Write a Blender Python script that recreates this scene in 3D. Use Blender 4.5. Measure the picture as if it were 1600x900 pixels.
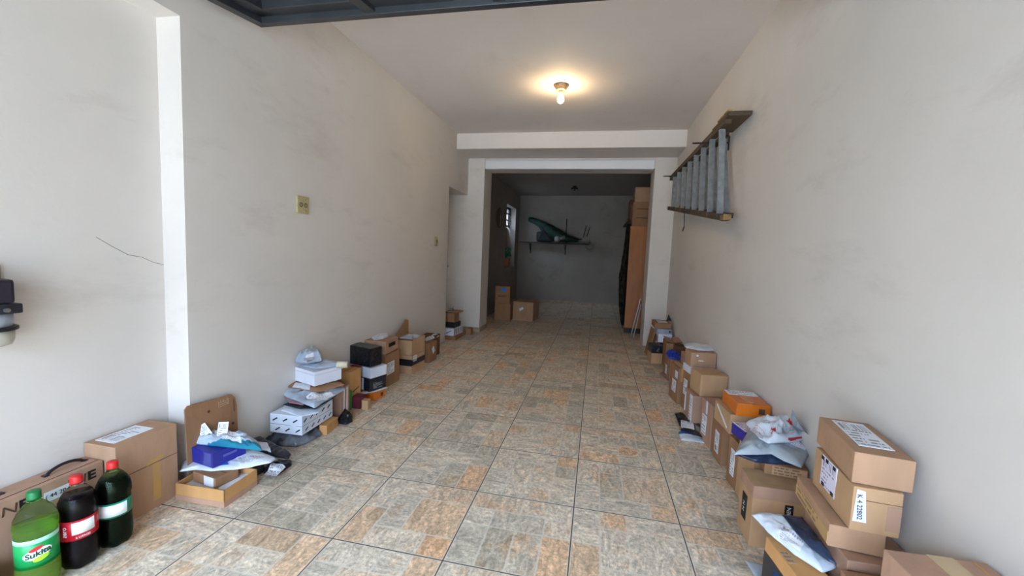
import bpy, bmesh, math, random
from mathutils import Vector, Matrix, noise
C = bpy.context.scene.collection
for o in list(bpy.data.objects): bpy.data.objects.remove(o)
# ---------------- camera, sky, exposure ----------------
cam_d = bpy.data.cameras.new('camera'); cam = bpy.data.objects.new('camera', cam_d); C.objects.link(cam)
FPX, YAW, PITCH, ROLL = 641.67, -.2001, -.0861, .042
cy, sy, cp, sp = math.cos(YAW), math.sin(YAW), math.cos(PITCH), math.sin(PITCH)
fw = Vector((sy*cp, cy*cp, sp)); rt = Vector((cy, -sy, 0)); up = rt.cross(fw)
cr, sr = math.cos(ROLL), math.sin(ROLL)
rt, up = cr*rt+sr*up, -sr*rt+cr*up
m = Matrix((rt, up, -fw)).transposed().to_4x4(); m.translation = Vector((0, 0, 1.25))
cam.matrix_world = m
cam_d.sensor_width = 36; cam_d.lens = FPX/1600*36; cam_d.clip_start = .02; cam_d.clip_end = 100
sc = bpy.context.scene; sc.camera = cam
sc.view_settings.view_transform = 'Standard'; sc.view_settings.look = 'None'
sc.view_settings.gamma = 1; sc.view_settings.use_curve_mapping = False
sc.view_settings.exposure = 1.38
W = bpy.data.worlds.new('sky'); sc.world = W; W.use_nodes = True
bg = W.node_tree.nodes['Background']; bg.inputs[0].default_value = (.70, .83, 1.0, 1); bg.inputs[1].default_value = 6.0
_n = W.node_tree   # open overcast sky: brighter overhead, dimmer at the horizon where the street's houses stand
_tc = _n.nodes.new('ShaderNodeTexCoord'); _sx = _n.nodes.new('ShaderNodeSeparateXYZ'); _rp = _n.nodes.new('ShaderNodeValToRGB')
_n.links.new(_tc.outputs['Generated'], _sx.inputs[0]); _n.links.new(_sx.outputs[2], _rp.inputs[0]); _n.links.new(_rp.outputs[0], bg.inputs[0])
_rp.color_ramp.elements[0].position = .0; _rp.color_ramp.elements[0].color = (.13, .155, .19, 1)
_rp.color_ramp.elements[1].position = 1; _rp.color_ramp.elements[1].color = (2.2, 2.75, 3.5, 1)
_e = _rp.color_ramp.elements.new(.25); _e.color = (.355, .48, .67, 1)
_e = _rp.color_ramp.elements.new(.6); _e.color = (1.27, 1.7, 2.35, 1)
pl = bpy.data.lights.new('sky_portal', 'AREA'); pl.shape = 'RECTANGLE'; pl.size = 3.0; pl.size_y = 2.1
pl.cycles.is_portal = True
po = bpy.data.objects.new('sky_portal', pl); C.objects.link(po)
po.location = (-.5, -1.66, 1.06); po.rotation_euler = (math.radians(90), 0, 0)   # -Z of light looks to +y

# ---------------- materials ----------------
def nt(name):
    M = bpy.data.materials.new(name); M.use_nodes = True
    n = M.node_tree; return M, n, n.nodes['Principled BSDF']
def N(n, t, **k):
    x = n.nodes.new(t)
    for a, b in k.items():
        if a in x.inputs.keys(): x.inputs[a].default_value = b
        else: setattr(x, a, b)
    return x
def L(n, a, b): n.links.new(a, b)
def mat(name, c, rough=.6, metal=0, c2=None, scale=8, bump=0, bscale=40, trans=0, ior=1.45, emit=None, es=0, detail=4, coat=0, lo=.35, hi=.7, stretch=None, spec=None):
    M, n, p = nt(name)
    p.inputs['Base Color'].default_value = (*c, 1); p.inputs['Roughness'].default_value = rough
    p.inputs['Metallic'].default_value = metal; p.inputs['Transmission Weight'].default_value = trans
    p.inputs['IOR'].default_value = ior; p.inputs['Coat Weight'].default_value = coat
    if spec is not None: p.inputs['Specular IOR Level'].default_value = spec
    tc = N(n, 'ShaderNodeTexCoord'); src = tc.outputs['Object']
    if stretch:
        mp = N(n, 'ShaderNodeMapping'); mp.inputs['Scale'].default_value = stretch; L(n, src, mp.inputs[0]); src = mp.outputs[0]
    if c2:
        nz = N(n, 'ShaderNodeTexNoise', Scale=scale, Detail=detail); L(n, src, nz.inputs['Vector'])
        cr_ = N(n, 'ShaderNodeValToRGB'); cr_.color_ramp.elements[0].position = lo; cr_.color_ramp.elements[1].position = hi
        cr_.color_ramp.elements[0].color = (*c, 1); cr_.color_ramp.elements[1].color = (*c2, 1)
        L(n, nz.outputs['Fac'], cr_.inputs[0]); L(n, cr_.outputs[0], p.inputs['Base Color'])
    if bump:
        bz = N(n, 'ShaderNodeTexNoise', Scale=bscale, Detail=5); L(n, src, bz.inputs['Vector'])
        b = N(n, 'ShaderNodeBump', Strength=bump, Distance=.01); L(n, bz.outputs['Fac'], b.inputs['Height']); L(n, b.outputs[0], p.inputs['Normal'])
    if emit:
        p.inputs['Emission Color'].default_value = (*emit, 1); p.inputs['Emission Strength'].default_value = es
    return M
def s(*c):  # sRGB 0-255 to linear
    return tuple(((v/255+.055)/1.055)**2.4 if v > 10 else v/255/12.92 for v in c)
def board(name, c, k=.86):
    return mat(name, c, .85, c2=tuple(v*k for v in c), scale=14, bump=.12, bscale=60, stretch=(1, 1, .35), spec=.2)
KRAFT = [board('cardboard_kraft', s(180, 142, 112)), board('cardboard_tan', s(190, 152, 114)), board('cardboard_brown', s(158, 118, 86)),
         board('cardboard_pinkish', s(178, 140, 116)), board('cardboard_golden', s(198, 148, 94)), board('cardboard_dark', s(112, 78, 56))]
INNER = board('cardboard_inside', s(150, 116, 86))
TAPE_C = mat('clear_tape', s(190, 160, 118), .25, coat=.4)
TAPE_Y = mat('yellowed_tape', s(188, 146, 84), .3, coat=.3)
TAPE_K = mat('black_tape', s(22, 22, 26), .35, c2=s(40, 40, 46), scale=40)
SEAM = mat('seam_shadow_gap', s(96, 70, 50), .9)
INK = mat('black_ink', s(24, 22, 22), .7)
INKB = mat('brown_ink', s(84, 60, 44), .8)
WHITEB = mat('white_board', s(222, 222, 228), .55, c2=s(208, 208, 216), scale=6)
PAPER = mat('white_paper', s(226, 226, 230), .7, c2=s(206, 206, 212), scale=10)
BLUEB = mat('blue_board', s(34, 36, 150), .45, c2=s(46, 48, 128), scale=7)
PURP = mat('indigo_board', s(48, 40, 140), .5)
ORANGE = mat('orange_board', s(214, 116, 28), .4, c2=s(196, 98, 20), scale=9, coat=.2)
MAROON = mat('maroon_board', s(104, 30, 44), .5, c2=s(84, 24, 36), scale=9)
GREENB = mat('green_board', s(60, 128, 66), .5)
GREEND = mat('dark_green_board', s(44, 96, 66), .6, c2=s(54, 108, 76), scale=12)
REDP = mat('red_print', s(176, 64, 48), .6, c2=s(160, 54, 42), scale=12)
REDI = mat('red_ink', s(206, 34, 44), .5)
BLUEI = mat('blue_ink', s(40, 110, 190), .5)
def plastic(name, c, c2, rough=.32, bump=.5, scale=5, bscale=16):
    return mat(name, c, rough, c2=c2, scale=scale, bump=bump, bscale=bscale, detail=6, lo=.4, hi=.62)
SILVER = plastic('silver_mailer_film', s(190, 200, 210), s(150, 160, 174))
SILV2 = plastic('pale_blue_mailer_film', s(196, 210, 224), s(160, 178, 198))
WHITEM = plastic('white_mailer_film', s(226, 230, 236), s(198, 206, 216), .4, .35)
GREYM = plastic('grey_mailer_film', s(184, 192, 196), s(160, 168, 174), .4, .3)
BLACKM = plastic('black_mailer_film', s(18, 18, 22), s(34, 36, 42), .3, .5)
NAVYM = plastic('navy_mailer_film', s(24, 34, 54), s(42, 54, 78), .3, .6)
SMOKE = plastic('smoky_grey_bag_film', s(62, 66, 74), s(120, 124, 132), .2, .9, 9, 22)
TEALM = plastic('teal_mailer_film', s(20, 140, 150), s(30, 110, 140), .35, .4)
BLUEM = plastic('blue_mailer_film', s(40, 120, 200), s(26, 96, 176), .35, .4)
MAUVE = plastic('mauve_mailer_film', s(166, 128, 130), s(146, 108, 112), .4, .3)
CREAM = mat('cream_card', s(208, 198, 172), .7, c2=s(186, 174, 146), scale=20)
METALK = mat('dark_gate_paint', s(50, 52, 56), .38, c2=s(40, 42, 46), scale=7)
WOODR = mat('old_stained_wood', s(92, 72, 54), .7, c2=s(52, 42, 34), scale=10, stretch=(1, .2, 1), bump=.3)
WOODL = mat('worn_yellow_wood', s(166, 130, 76), .7, c2=s(110, 84, 54), scale=14)
RUNG = mat('grey_painted_rung', s(136, 138, 138), .5, c2=s(112, 112, 112), scale=20)
PLY = mat('orange_plywood', s(176, 110, 56), .5, c2=s(160, 98, 48), scale=5, stretch=(3, 1, .6))
DARKW = mat('dark_wood', s(56, 42, 34), .6, c2=s(40, 30, 26), scale=10)
GREENT = mat('green_tarp', s(24, 64, 50), .6, c2=s(12, 34, 28), scale=12, bump=.6, bscale=14)
DKMETAL = mat('dark_metal', s(44, 42, 42), .45, metal=.6)
STEEL = mat('dull_steel', s(150, 148, 144), .35, metal=.8)
LEAF = mat('green_leaf', s(40, 140, 104), .6, c2=s(24, 96, 70), scale=30)
TERRA = mat('terracotta', s(170, 100, 60), .8)
PLATE = mat('aged_cream_plastic', s(190, 176, 132), .45, c2=s(172, 156, 112), scale=30)
WIN = mat('window_glass', (1, 1, 1), .05, trans=1, ior=1.1)

def label_mat(name, base=(232, 232, 236), ink=(60, 60, 70), rows=9, bar=(.66, .9), tint=None, seed=0):
    """paper sticker: rows of print and a bar code, laid out in the sticker's own UV"""
    M, n, p = nt(name); p.inputs['Roughness'].default_value = .5
    tc = N(n, 'ShaderNodeTexCoord'); sx = N(n, 'ShaderNodeSeparateXYZ'); L(n, tc.outputs['UV'], sx.inputs[0])
    def mt(op, a, b=None, c=None):
        q = N(n, 'ShaderNodeMath', operation=op)
        for i, v in enumerate((a, b, c)):
            if v is None: continue
            if hasattr(v, 'links') or hasattr(v, 'is_linked'): L(n, v, q.inputs[i])
            else: q.inputs[i].default_value = v
        return q.outputs[0]
    u, v = sx.outputs[0], sx.outputs[1]
    row = mt('FLOOR', mt('MULTIPLY', v, rows)); fr = mt('FRACT', mt('MULTIPLY', v, rows))
    wn = N(n, 'ShaderNodeTexWhiteNoise', noise_dimensions='2D'); cb = N(n, 'ShaderNodeCombineXYZ')
    L(n, mt('FLOOR', mt('MULTIPLY', u, 26)), cb.inputs[0]); L(n, mt('ADD', row, seed*7.3), cb.inputs[1]); L(n, cb.outputs[0], wn.inputs['Vector'])
    w2 = N(n, 'ShaderNodeTexWhiteNoise', noise_dimensions='1D'); L(n, mt('ADD', row, seed+.5), w2.inputs['W'])
    txt = mt('MULTIPLY', mt('MULTIPLY', mt('GREATER_THAN', fr, .35), mt('LESS_THAN', fr, .8)), mt('MULTIPLY', mt('GREATER_THAN', wn.outputs[0], .3), mt('LESS_THAN', u, mt('ADD', .35, mt('MULTIPLY', w2.outputs[0], .6)))))
    wb = N(n, 'ShaderNodeTexWhiteNoise', noise_dimensions='1D'); L(n, mt('FLOOR', mt('MULTIPLY', u, 60)), wb.inputs['W'])
    inb = mt('MULTIPLY', mt('GREATER_THAN', v, bar[0]), mt('LESS_THAN', v, bar[1]))
    barc = mt('MULTIPLY', inb, mt('GREATER_THAN', wb.outputs[0], .5))
    k = mt('MAXIMUM', mt('MULTIPLY', txt, mt('SUBTRACT', 1, inb)), barc)
    mg = mt('MULTIPLY', mt('MULTIPLY', mt('GREATER_THAN', u, .06), mt('LESS_THAN', u, .94)), mt('MULTIPLY', mt('GREATER_THAN', v, .05), mt('LESS_THAN', v, .95)))
    mx = N(n, 'ShaderNodeMix', data_type='RGBA'); mx.inputs[6].default_value = (*s(*base), 1); mx.inputs[7].default_value = (*s(*ink), 1)
    L(n, mt('MULTIPLY', k, mt('MULTIPLY', mg, .75)), mx.inputs[0]); L(n, mx.outputs[2], p.inputs['Base Color'])
    return M
LAB = [label_mat('printed_label', seed=0), label_mat('printed_label_wide_bars', rows=13, bar=(.1, .34), seed=3), label_mat('printed_label_few_rows', rows=6, bar=(.7, .92), seed=5),
       label_mat('printed_label_faint', ink=(130, 130, 150), rows=11, seed=8), label_mat('mauve_printed_label', base=(226, 222, 236), ink=(110, 90, 140), rows=8, seed=11)]
DKLAB = label_mat('white_on_black_print', base=(24, 24, 28), ink=(190, 190, 190), rows=7, bar=(2, 3), seed=2)
BKPRINT = label_mat('brown_printed_lettering', base=(176, 140, 106), ink=(80, 58, 44), rows=3, bar=(2, 3), seed=4)

# ---------------- mesh helpers ----------------
def obj(name, bm, mt_, parent=None, smooth=False, loc=None, rot=None):
    me = bpy.data.meshes.new(name); bmesh.ops.recalc_face_normals(bm, faces=bm.faces[:]) ; bm.to_mesh(me); bm.free()
    for k in (mt_ if isinstance(mt_, (list, tuple)) else [mt_]): me.materials.append(k)
    if smooth:
        for p in me.polygons: p.use_smooth = True
    o = bpy.data.objects.new(name, me); C.objects.link(o)
    if parent: o.parent = parent
    if loc: o.location = loc
    if rot: o.rotation_euler = rot
    return o
def tag(o, label, cat, group=None):
    o['label'] = label; o['category'] = cat
    if group: o['group'] = group
    return o
def thing(name, label, cat, loc=(0, 0, 0), rz=0, group=None):
    o = bpy.data.objects.new(name, None); C.objects.link(o); o.empty_display_size = .05
    o.location = loc; o.rotation_euler = (0, 0, rz)
    return tag(o, label, cat, group)
def struct(o): o['kind'] = 'structure'; return o
def add_box(bm, x0, x1, y0, y1, z0, z1, bev=0, mi=0, M=None):
    r = bmesh.ops.create_cube(bm, size=1)
    for v in r['verts']:
        v.co = Vector((x0+(v.co.x+.5)*(x1-x0), y0+(v.co.y+.5)*(y1-y0), z0+(v.co.z+.5)*(z1-z0)))
        if M: v.co = M @ v.co
    fs = set(f for v in r['verts'] for f in v.link_faces)
    for f in fs: f.material_index = mi
    if bev: bmesh.ops.bevel(bm, geom=list(set(e for v in r['verts'] for e in v.link_edges)), offset=bev, segments=2, affect='EDGES', profile=.6)
def bx(*a, **k):
    bm = bmesh.new(); add_box(bm, *a, **k); return bm
def add_tube(bm, a, b, r, r2=None, seg=12, mi=0):
    a, b = Vector(a), Vector(b); d = b-a; r2 = r if r2 is None else r2
    q = d.to_track_quat('Z', 'Y').to_matrix().to_4x4(); q.translation = (a+b)/2
    res = bmesh.ops.create_cone(bm, cap_ends=True, segments=seg, radius1=r, radius2=r2, depth=d.length, matrix=q)
    for v in res['verts']:
        for f in v.link_faces: f.material_index = mi
def tube(*a, **k):
    bm = bmesh.new(); add_tube(bm, *a, **k); return bm
def lathe(prof, seg=40, lobes=None):
    bm = bmesh.new(); rings = []
    for (r, z) in prof:
        ring = []
        for i in range(seg):
            a = 2*math.pi*i/seg; rr = r
            if lobes: rr = lobes(r, z, a)
            ring.append(bm.verts.new((rr*math.cos(a), rr*math.sin(a), z)))
        rings.append(ring)
    for A, B in zip(rings, rings[1:]):
        for i in range(seg):
            bm.faces.new((A[i], A[(i+1) % seg], B[(i+1) % seg], B[i]))
    if prof[0][0] > 1e-5: bm.faces.new(rings[0][::-1])
    if prof[-1][0] > 1e-5: bm.faces.new(rings[-1])
    return bm
def add_quad_uv(bm, pts, mi=0):
    uv = bm.loops.layers.uv.verify(); vs = [bm.verts.new(p) for p in pts]; f = bm.faces.new(vs); f.material_index = mi
    for l, c in zip(f.loops, ((0, 0), (1, 0), (1, 1), (0, 1))): l[uv].uv = c
    return f
# a sticker: thin slab on a box face. face basis: origin at face centre
def face_basis(face, w, d, h):
    return {'near': (Vector((0, -d/2, h/2)), Vector((1, 0, 0)), Vector((0, 0, 1)), w, h),
            'far': (Vector((0, d/2, h/2)), Vector((-1, 0, 0)), Vector((0, 0, 1)), w, h),
            'right': (Vector((w/2, 0, h/2)), Vector((0, 1, 0)), Vector((0, 0, 1)), d, h),
            'left': (Vector((-w/2, 0, h/2)), Vector((0, -1, 0)), Vector((0, 0, 1)), d, h),
            'top': (Vector((0, 0, h)), Vector((1, 0, 0)), Vector((0, 1, 0)), w, d)}[face]
def slab(name, parent, face, dims, u, v, su, sv, mt_, ang=0, th=.0012, label=None, lift=0):
    """u,v centre and su,sv size as fractions of that face"""
    o, U, V, fw_, fh = face_basis(face, *dims); n = U.cross(V)
    c = o+U*(u-.5)*fw_+V*(v-.5)*fh; a = math.radians(ang)
    U2 = U*math.cos(a)+V*math.sin(a); V2 = V*math.cos(a)-U*math.sin(a); hu, hv = su*fw_/2, sv*fh/2
    bm = bmesh.new(); q = [c-U2*hu-V2*hv, c+U2*hu-V2*hv, c+U2*hu+V2*hv, c-U2*hu+V2*hv]
    add_quad_uv(bm, [p+n*(th+lift) for p in q]); top = list(bm.verts); base = [bm.verts.new(p-n*.0004) for p in q]
    for i in range(4): bm.faces.new((top[(i+1) % 4], top[i], base[i], base[(i+1) % 4]))
    ob = obj(name, bm, mt_, parent)
    if label: ob['label'] = label
    return ob
def text(name, body, parent, loc, rot, size, mt_, shear=0, bold=0, sx=1):
    cu = bpy.data.curves.new(name, 'FONT'); cu.body = body; cu.size = size; cu.extrude = .0004; cu.offset = bold; cu.shear = shear
    cu.align_x = 'CENTER'; cu.align_y = 'CENTER'
    t = bpy.data.objects.new(name, cu); C.objects.link(t)
    me = bpy.data.meshes.new_from_object(t.evaluated_get(bpy.context.evaluated_depsgraph_get()))
    bpy.data.objects.remove(t)
    for v in me.vertices: v.co.x *= sx
    me.materials.clear(); me.materials.append(mt_)
    o = bpy.data.objects.new(name, me); C.objects.link(o); o.parent = parent; o.location = loc; o.rotation_euler = rot
    return o
R90 = math.radians(90)
TXR = {'near': (R90, 0, 0), 'right': (R90, 0, R90), 'left': (R90, 0, -R90), 'top': (0, 0, 0)}
def face_text(parent, face, dims, u, v, body, size, mt_=INK, ang=0, **k):
    o, U, V, a, b = face_basis(face, *dims); n = U.cross(V); c = o+U*(u-.5)*a+V*(v-.5)*b+n*k.pop('lift', .0012)
    t = text('printed_text', body, parent, c, (0, 0, 0), size, mt_, **k)
    an = math.radians(ang); U2 = U*math.cos(an)+V*math.sin(an); V2 = V*math.cos(an)-U*math.sin(an)
    t.matrix_local = Matrix.Translation(c) @ Matrix((U2, V2, n)).transposed().to_4x4()
    return t
def where(x, y, what):
    return '%s %s' % (what, 'in the back room' if y > 6.4 else 'along the left wall' if x < 0 else 'along the right wall')
def carton(P, label, m_=None, name='cardboard_box', cat='box', tape=None, labs=(), seam=True, bev=.003, group=None, tilt=None, slump=.0):
    """P = x, y, rot deg, w, d, h, z. labs: (name, face, u, v, su, sv, material[, angle])"""
    x, y, rot, w, d, h, z = P; m_ = m_ or KRAFT[0]
    group = group or where(x, y, 'boxes')
    t = thing(name, label, cat, (x, y, z), math.radians(rot), group)
    if tilt: t.rotation_euler = (math.radians(tilt[0]), math.radians(tilt[1]), math.radians(rot))
    bm = bx(-w/2, w/2, -d/2, d/2, 0, h)
    bmesh.ops.subdivide_edges(bm, edges=bm.edges[:], cuts=3, use_grid_fill=True)
    rnd = random.Random(label); ph = rnd.random()*9
    for v in bm.verts:   # board bellies a little between its stiff edges
        fx, fy, fz = abs(v.co.x)/(w/2), abs(v.co.y)/(d/2), abs(v.co.z-h/2)/(h/2)
        b = noise.noise(Vector((v.co.x*9+ph, v.co.y*9, v.co.z*9)))*.003
        if fx > .99 and fy < .99 and fz < .99: v.co.x += b
        elif fy > .99 and fx < .99 and fz < .99: v.co.y += b
        elif fz > .99 and fx < .99 and fy < .99 and v.co.z > h/2: v.co.z -= abs(b)*1.3
    sharp = [e for e in bm.edges if len(e.link_faces) == 2 and e.calc_face_angle(0) > 1]
    bmesh.ops.bevel(bm, geom=sharp, offset=bev, segments=2, affect='EDGES', profile=.6)
    obj('carton_body', bm, m_, t)
    D = (w, d, h)
    if seam:
        if w < d: slab('flap_seam', t, 'top', D, .5, .5, .012/ max(w, .03)*.35, .985, SEAM, th=.0006)
        else: slab('flap_seam', t, 'top', D, .5, .5, .985, .012/max(d, .03)*.35, SEAM, th=.0006)
    if tape:
        tm, tw = tape
        if w < d:
            slab('packing_tape', t, 'top', D, .5, .5, tw/w, 1.005, tm, th=.001)
            slab('packing_tape', t, 'near', D, .5, .82, tw/w, .37, tm, th=.001)
        else:
            slab('packing_tape', t, 'top', D, .5, .5, 1.005, tw/d, tm, th=.001)
            for f in ('left', 'right'): slab('packing_tape', t, f, D, .5, .82, tw/d, .37, tm, th=.001)
    for q in labs:
        slab(q[0], t, q[1], D, q[2], q[3], q[4], q[5], q[6], ang=(q[7] if len(q) > 7 else 0), th=.0016)
    return t, D
def pouch(pts, label, m_, th=.03, name='mailer_bag', cat='mailer bag', seed=1, crumple=.35, labs=(), group=None, stripe=None, lab_mat=None, n=72):
    """a flat bag filled a little: pts = outline in world metres (x, y, z)"""
    pts = [Vector(p) for p in pts]; c = sum(pts, Vector())/len(pts); base = min(p.z for p in pts)
    group = group or where(c.x, c.y, 'bags and papers'); org = Vector((c.x, c.y, base)); t = thing(name, label, cat, org, 0, group)
    pts = [p-org for p in pts]; c = c-org
    per = [(pts[(i+1) % len(pts)]-pts[i]).length for i in range(len(pts))]; tot = sum(per); out = []
    for k in range(n):
        d = tot*k/n; i = 0
        while d > per[i]: d -= per[i]; i += 1
        out.append(pts[i].lerp(pts[(i+1) % len(pts)], d/per[i]))
    for p in pts:   # keep the corners sharp
        k = min(range(n), key=lambda i: (out[i]-p).length); out[k] = p.copy()
    R_ = 14; bm = bmesh.new(); S = []
    for side in (1, -1):
        rings = []
        for k in range(R_):
            f = 1-k/R_; ring = []
            for q in out:
                if k == 0 and side == -1: ring = S[0][0]; break
                p = c.lerp(q, f); nz = 1.1*noise.noise(Vector((p.x*14+seed*3.1, p.y*14, seed)))-1.5*abs(noise.noise(Vector((p.x*26, p.y*20+seed, 2))))+.6*abs(noise.noise(Vector((p.x*55+seed, p.y*48, 5))))
                g = 1-f**5
                if side == 1: zz = p.z+th*.18+th*.82*g*(1+crumple*nz)
                else: zz = p.z+th*.18*(1-min(1, g*3))
                if k == 0: zz += th*.12*nz
                ring.append(bm.verts.new((p.x, p.y, zz)))
            rings.append(ring)
        cz = bm.verts.new((c.x, c.y, c.z+(th*(1+crumple*.2) if side == 1 else 0)))
        for A, B in zip(rings, rings[1:]):
            for i in range(n): bm.faces.new((A[i], A[(i+1) % n], B[(i+1) % n], B[i]))
        for i in range(n): bm.faces.new((rings[-1][i], rings[-1][(i+1) % n], cz))
        S.append(rings)
    if stripe:
        (a, b, cc), sm = stripe
        for f in bm.faces:
            q = f.calc_center_median()
            if a*q.x+b*q.y > cc: f.material_index = 1
        ms = [m_, sm]
    else: ms = m_
    body = obj('bag_body', bm, ms, t, smooth=True)
    from mathutils.bvhtree import BVHTree
    bv = BVHTree.FromPolygons([v.co for v in body.data.vertices], [p.vertices[:] for p in body.data.polygons])
    def drape(name, q, mt_, off=.0024, k=12):   # sticker that follows the bag's top; q = 4 corners (x, y) in world
        q = [Vector((a-org.x, b-org.y)) for a, b in q]; bm = bmesh.new(); uv = bm.loops.layers.uv.verify(); g = []
        for j in range(k+1):
            row = []
            for i in range(k+1):
                p = q[0].lerp(q[1], i/k).lerp(q[3].lerp(q[2], i/k), j/k)
                h = bv.ray_cast(Vector((p.x, p.y, 2)), Vector((0, 0, -1)))[0]
                row.append(bm.verts.new((p.x, p.y, (h.z if h else c.z+th*.5)+off)))
            g.append(row)
        for j in range(k):
            for i in range(k):
                f = bm.faces.new((g[j][i], g[j][i+1], g[j+1][i+1], g[j+1][i]))
                for l, (a, b) in zip(f.loops, ((i, j), (i+1, j), (i+1, j+1), (i, j+1))): l[uv].uv = (a/k, b/k)
        return obj(name, bm, mt_, t, smooth=True)
    for (nm, q, mm) in labs: drape(nm, q, mm)
    return t

# ---------------- room shell ----------------
XL, XR, XREC, YREV, ZC, YB, ZB, YP = -1.979, 1.003, -2.116, 1.661, 2.847, 5.523, 2.64, 6.072
YBACK, XLB, ZBK = 10.52, -2.03, 2.723
def wall_material(name, c, c2, stain):
    M, n, p = nt(name); p.inputs['Roughness'].default_value = .75; p.inputs['Specular IOR Level'].default_value = .3
    tc = N(n, 'ShaderNodeTexCoord')
    a = N(n, 'ShaderNodeTexNoise', Scale=1.1, Detail=6, Roughness=.6); L(n, tc.outputs['Object'], a.inputs['Vector'])
    r = N(n, 'ShaderNodeValToRGB'); r.color_ramp.elements[0].position = .38; r.color_ramp.elements[1].position = .68
    r.color_ramp.elements[0].color = (*c, 1); r.color_ramp.elements[1].color = (*c2, 1); L(n, a.outputs['Fac'], r.inputs[0])
    mp = N(n, 'ShaderNodeMapping'); mp.inputs['Scale'].default_value = (1, .55, 1.6); L(n, tc.outputs['Object'], mp.inputs[0])
    b = N(n, 'ShaderNodeTexNoise', Scale=2.3, Detail=8, Roughness=.7); L(n, mp.outputs[0], b.inputs['Vector'])
    r2 = N(n, 'ShaderNodeValToRGB'); r2.color_ramp.elements[0].position = .56; r2.color_ramp.elements[1].position = .82
    r2.color_ramp.elements[0].color = (0, 0, 0, 1); r2.color_ramp.elements[1].color = (1, 1, 1, 1); L(n, b.outputs['Fac'], r2.inputs[0])
    mx = N(n, 'ShaderNodeMix', data_type='RGBA'); L(n, r2.outputs[0], mx.inputs[0]); L(n, r.outputs[0], mx.inputs[6]); mx.inputs[7].default_value = (*stain, 1)
    L(n, mx.outputs[2], p.inputs['Base Color'])
    z = N(n, 'ShaderNodeTexNoise', Scale=26, Detail=6); L(n, tc.outputs['Object'], z.inputs['Vector'])
    z2 = N(n, 'ShaderNodeTexNoise', Scale=3, Detail=3); L(n, tc.outputs['Object'], z2.inputs['Vector'])
    ad = N(n, 'ShaderNodeMath', operation='MULTIPLY_ADD'); L(n, z2.outputs['Fac'], ad.inputs[0]); ad.inputs[1].default_value = 4; L(n, z.outputs['Fac'], ad.inputs[2])
    bu = N(n, 'ShaderNodeBump', Strength=.09, Distance=.01); L(n, ad.outputs[0], bu.inputs['Height']); L(n, bu.outputs[0], p.inputs['Normal'])
    return M
WALL = wall_material('painted_plaster', s(217, 209, 200), s(210, 202, 193), s(197, 188, 179))
CEIL = wall_material('ceiling_paint', s(222, 212, 204), s(216, 206, 198), s(208, 198, 190))
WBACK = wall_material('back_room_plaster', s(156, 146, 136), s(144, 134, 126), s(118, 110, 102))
TRIM = mat('white_gloss_trim', s(226, 224, 226), .45)
BASE = mat('baseboard_tile', s(176, 156, 134), .5, c2=s(150, 130, 108), scale=14)

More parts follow.
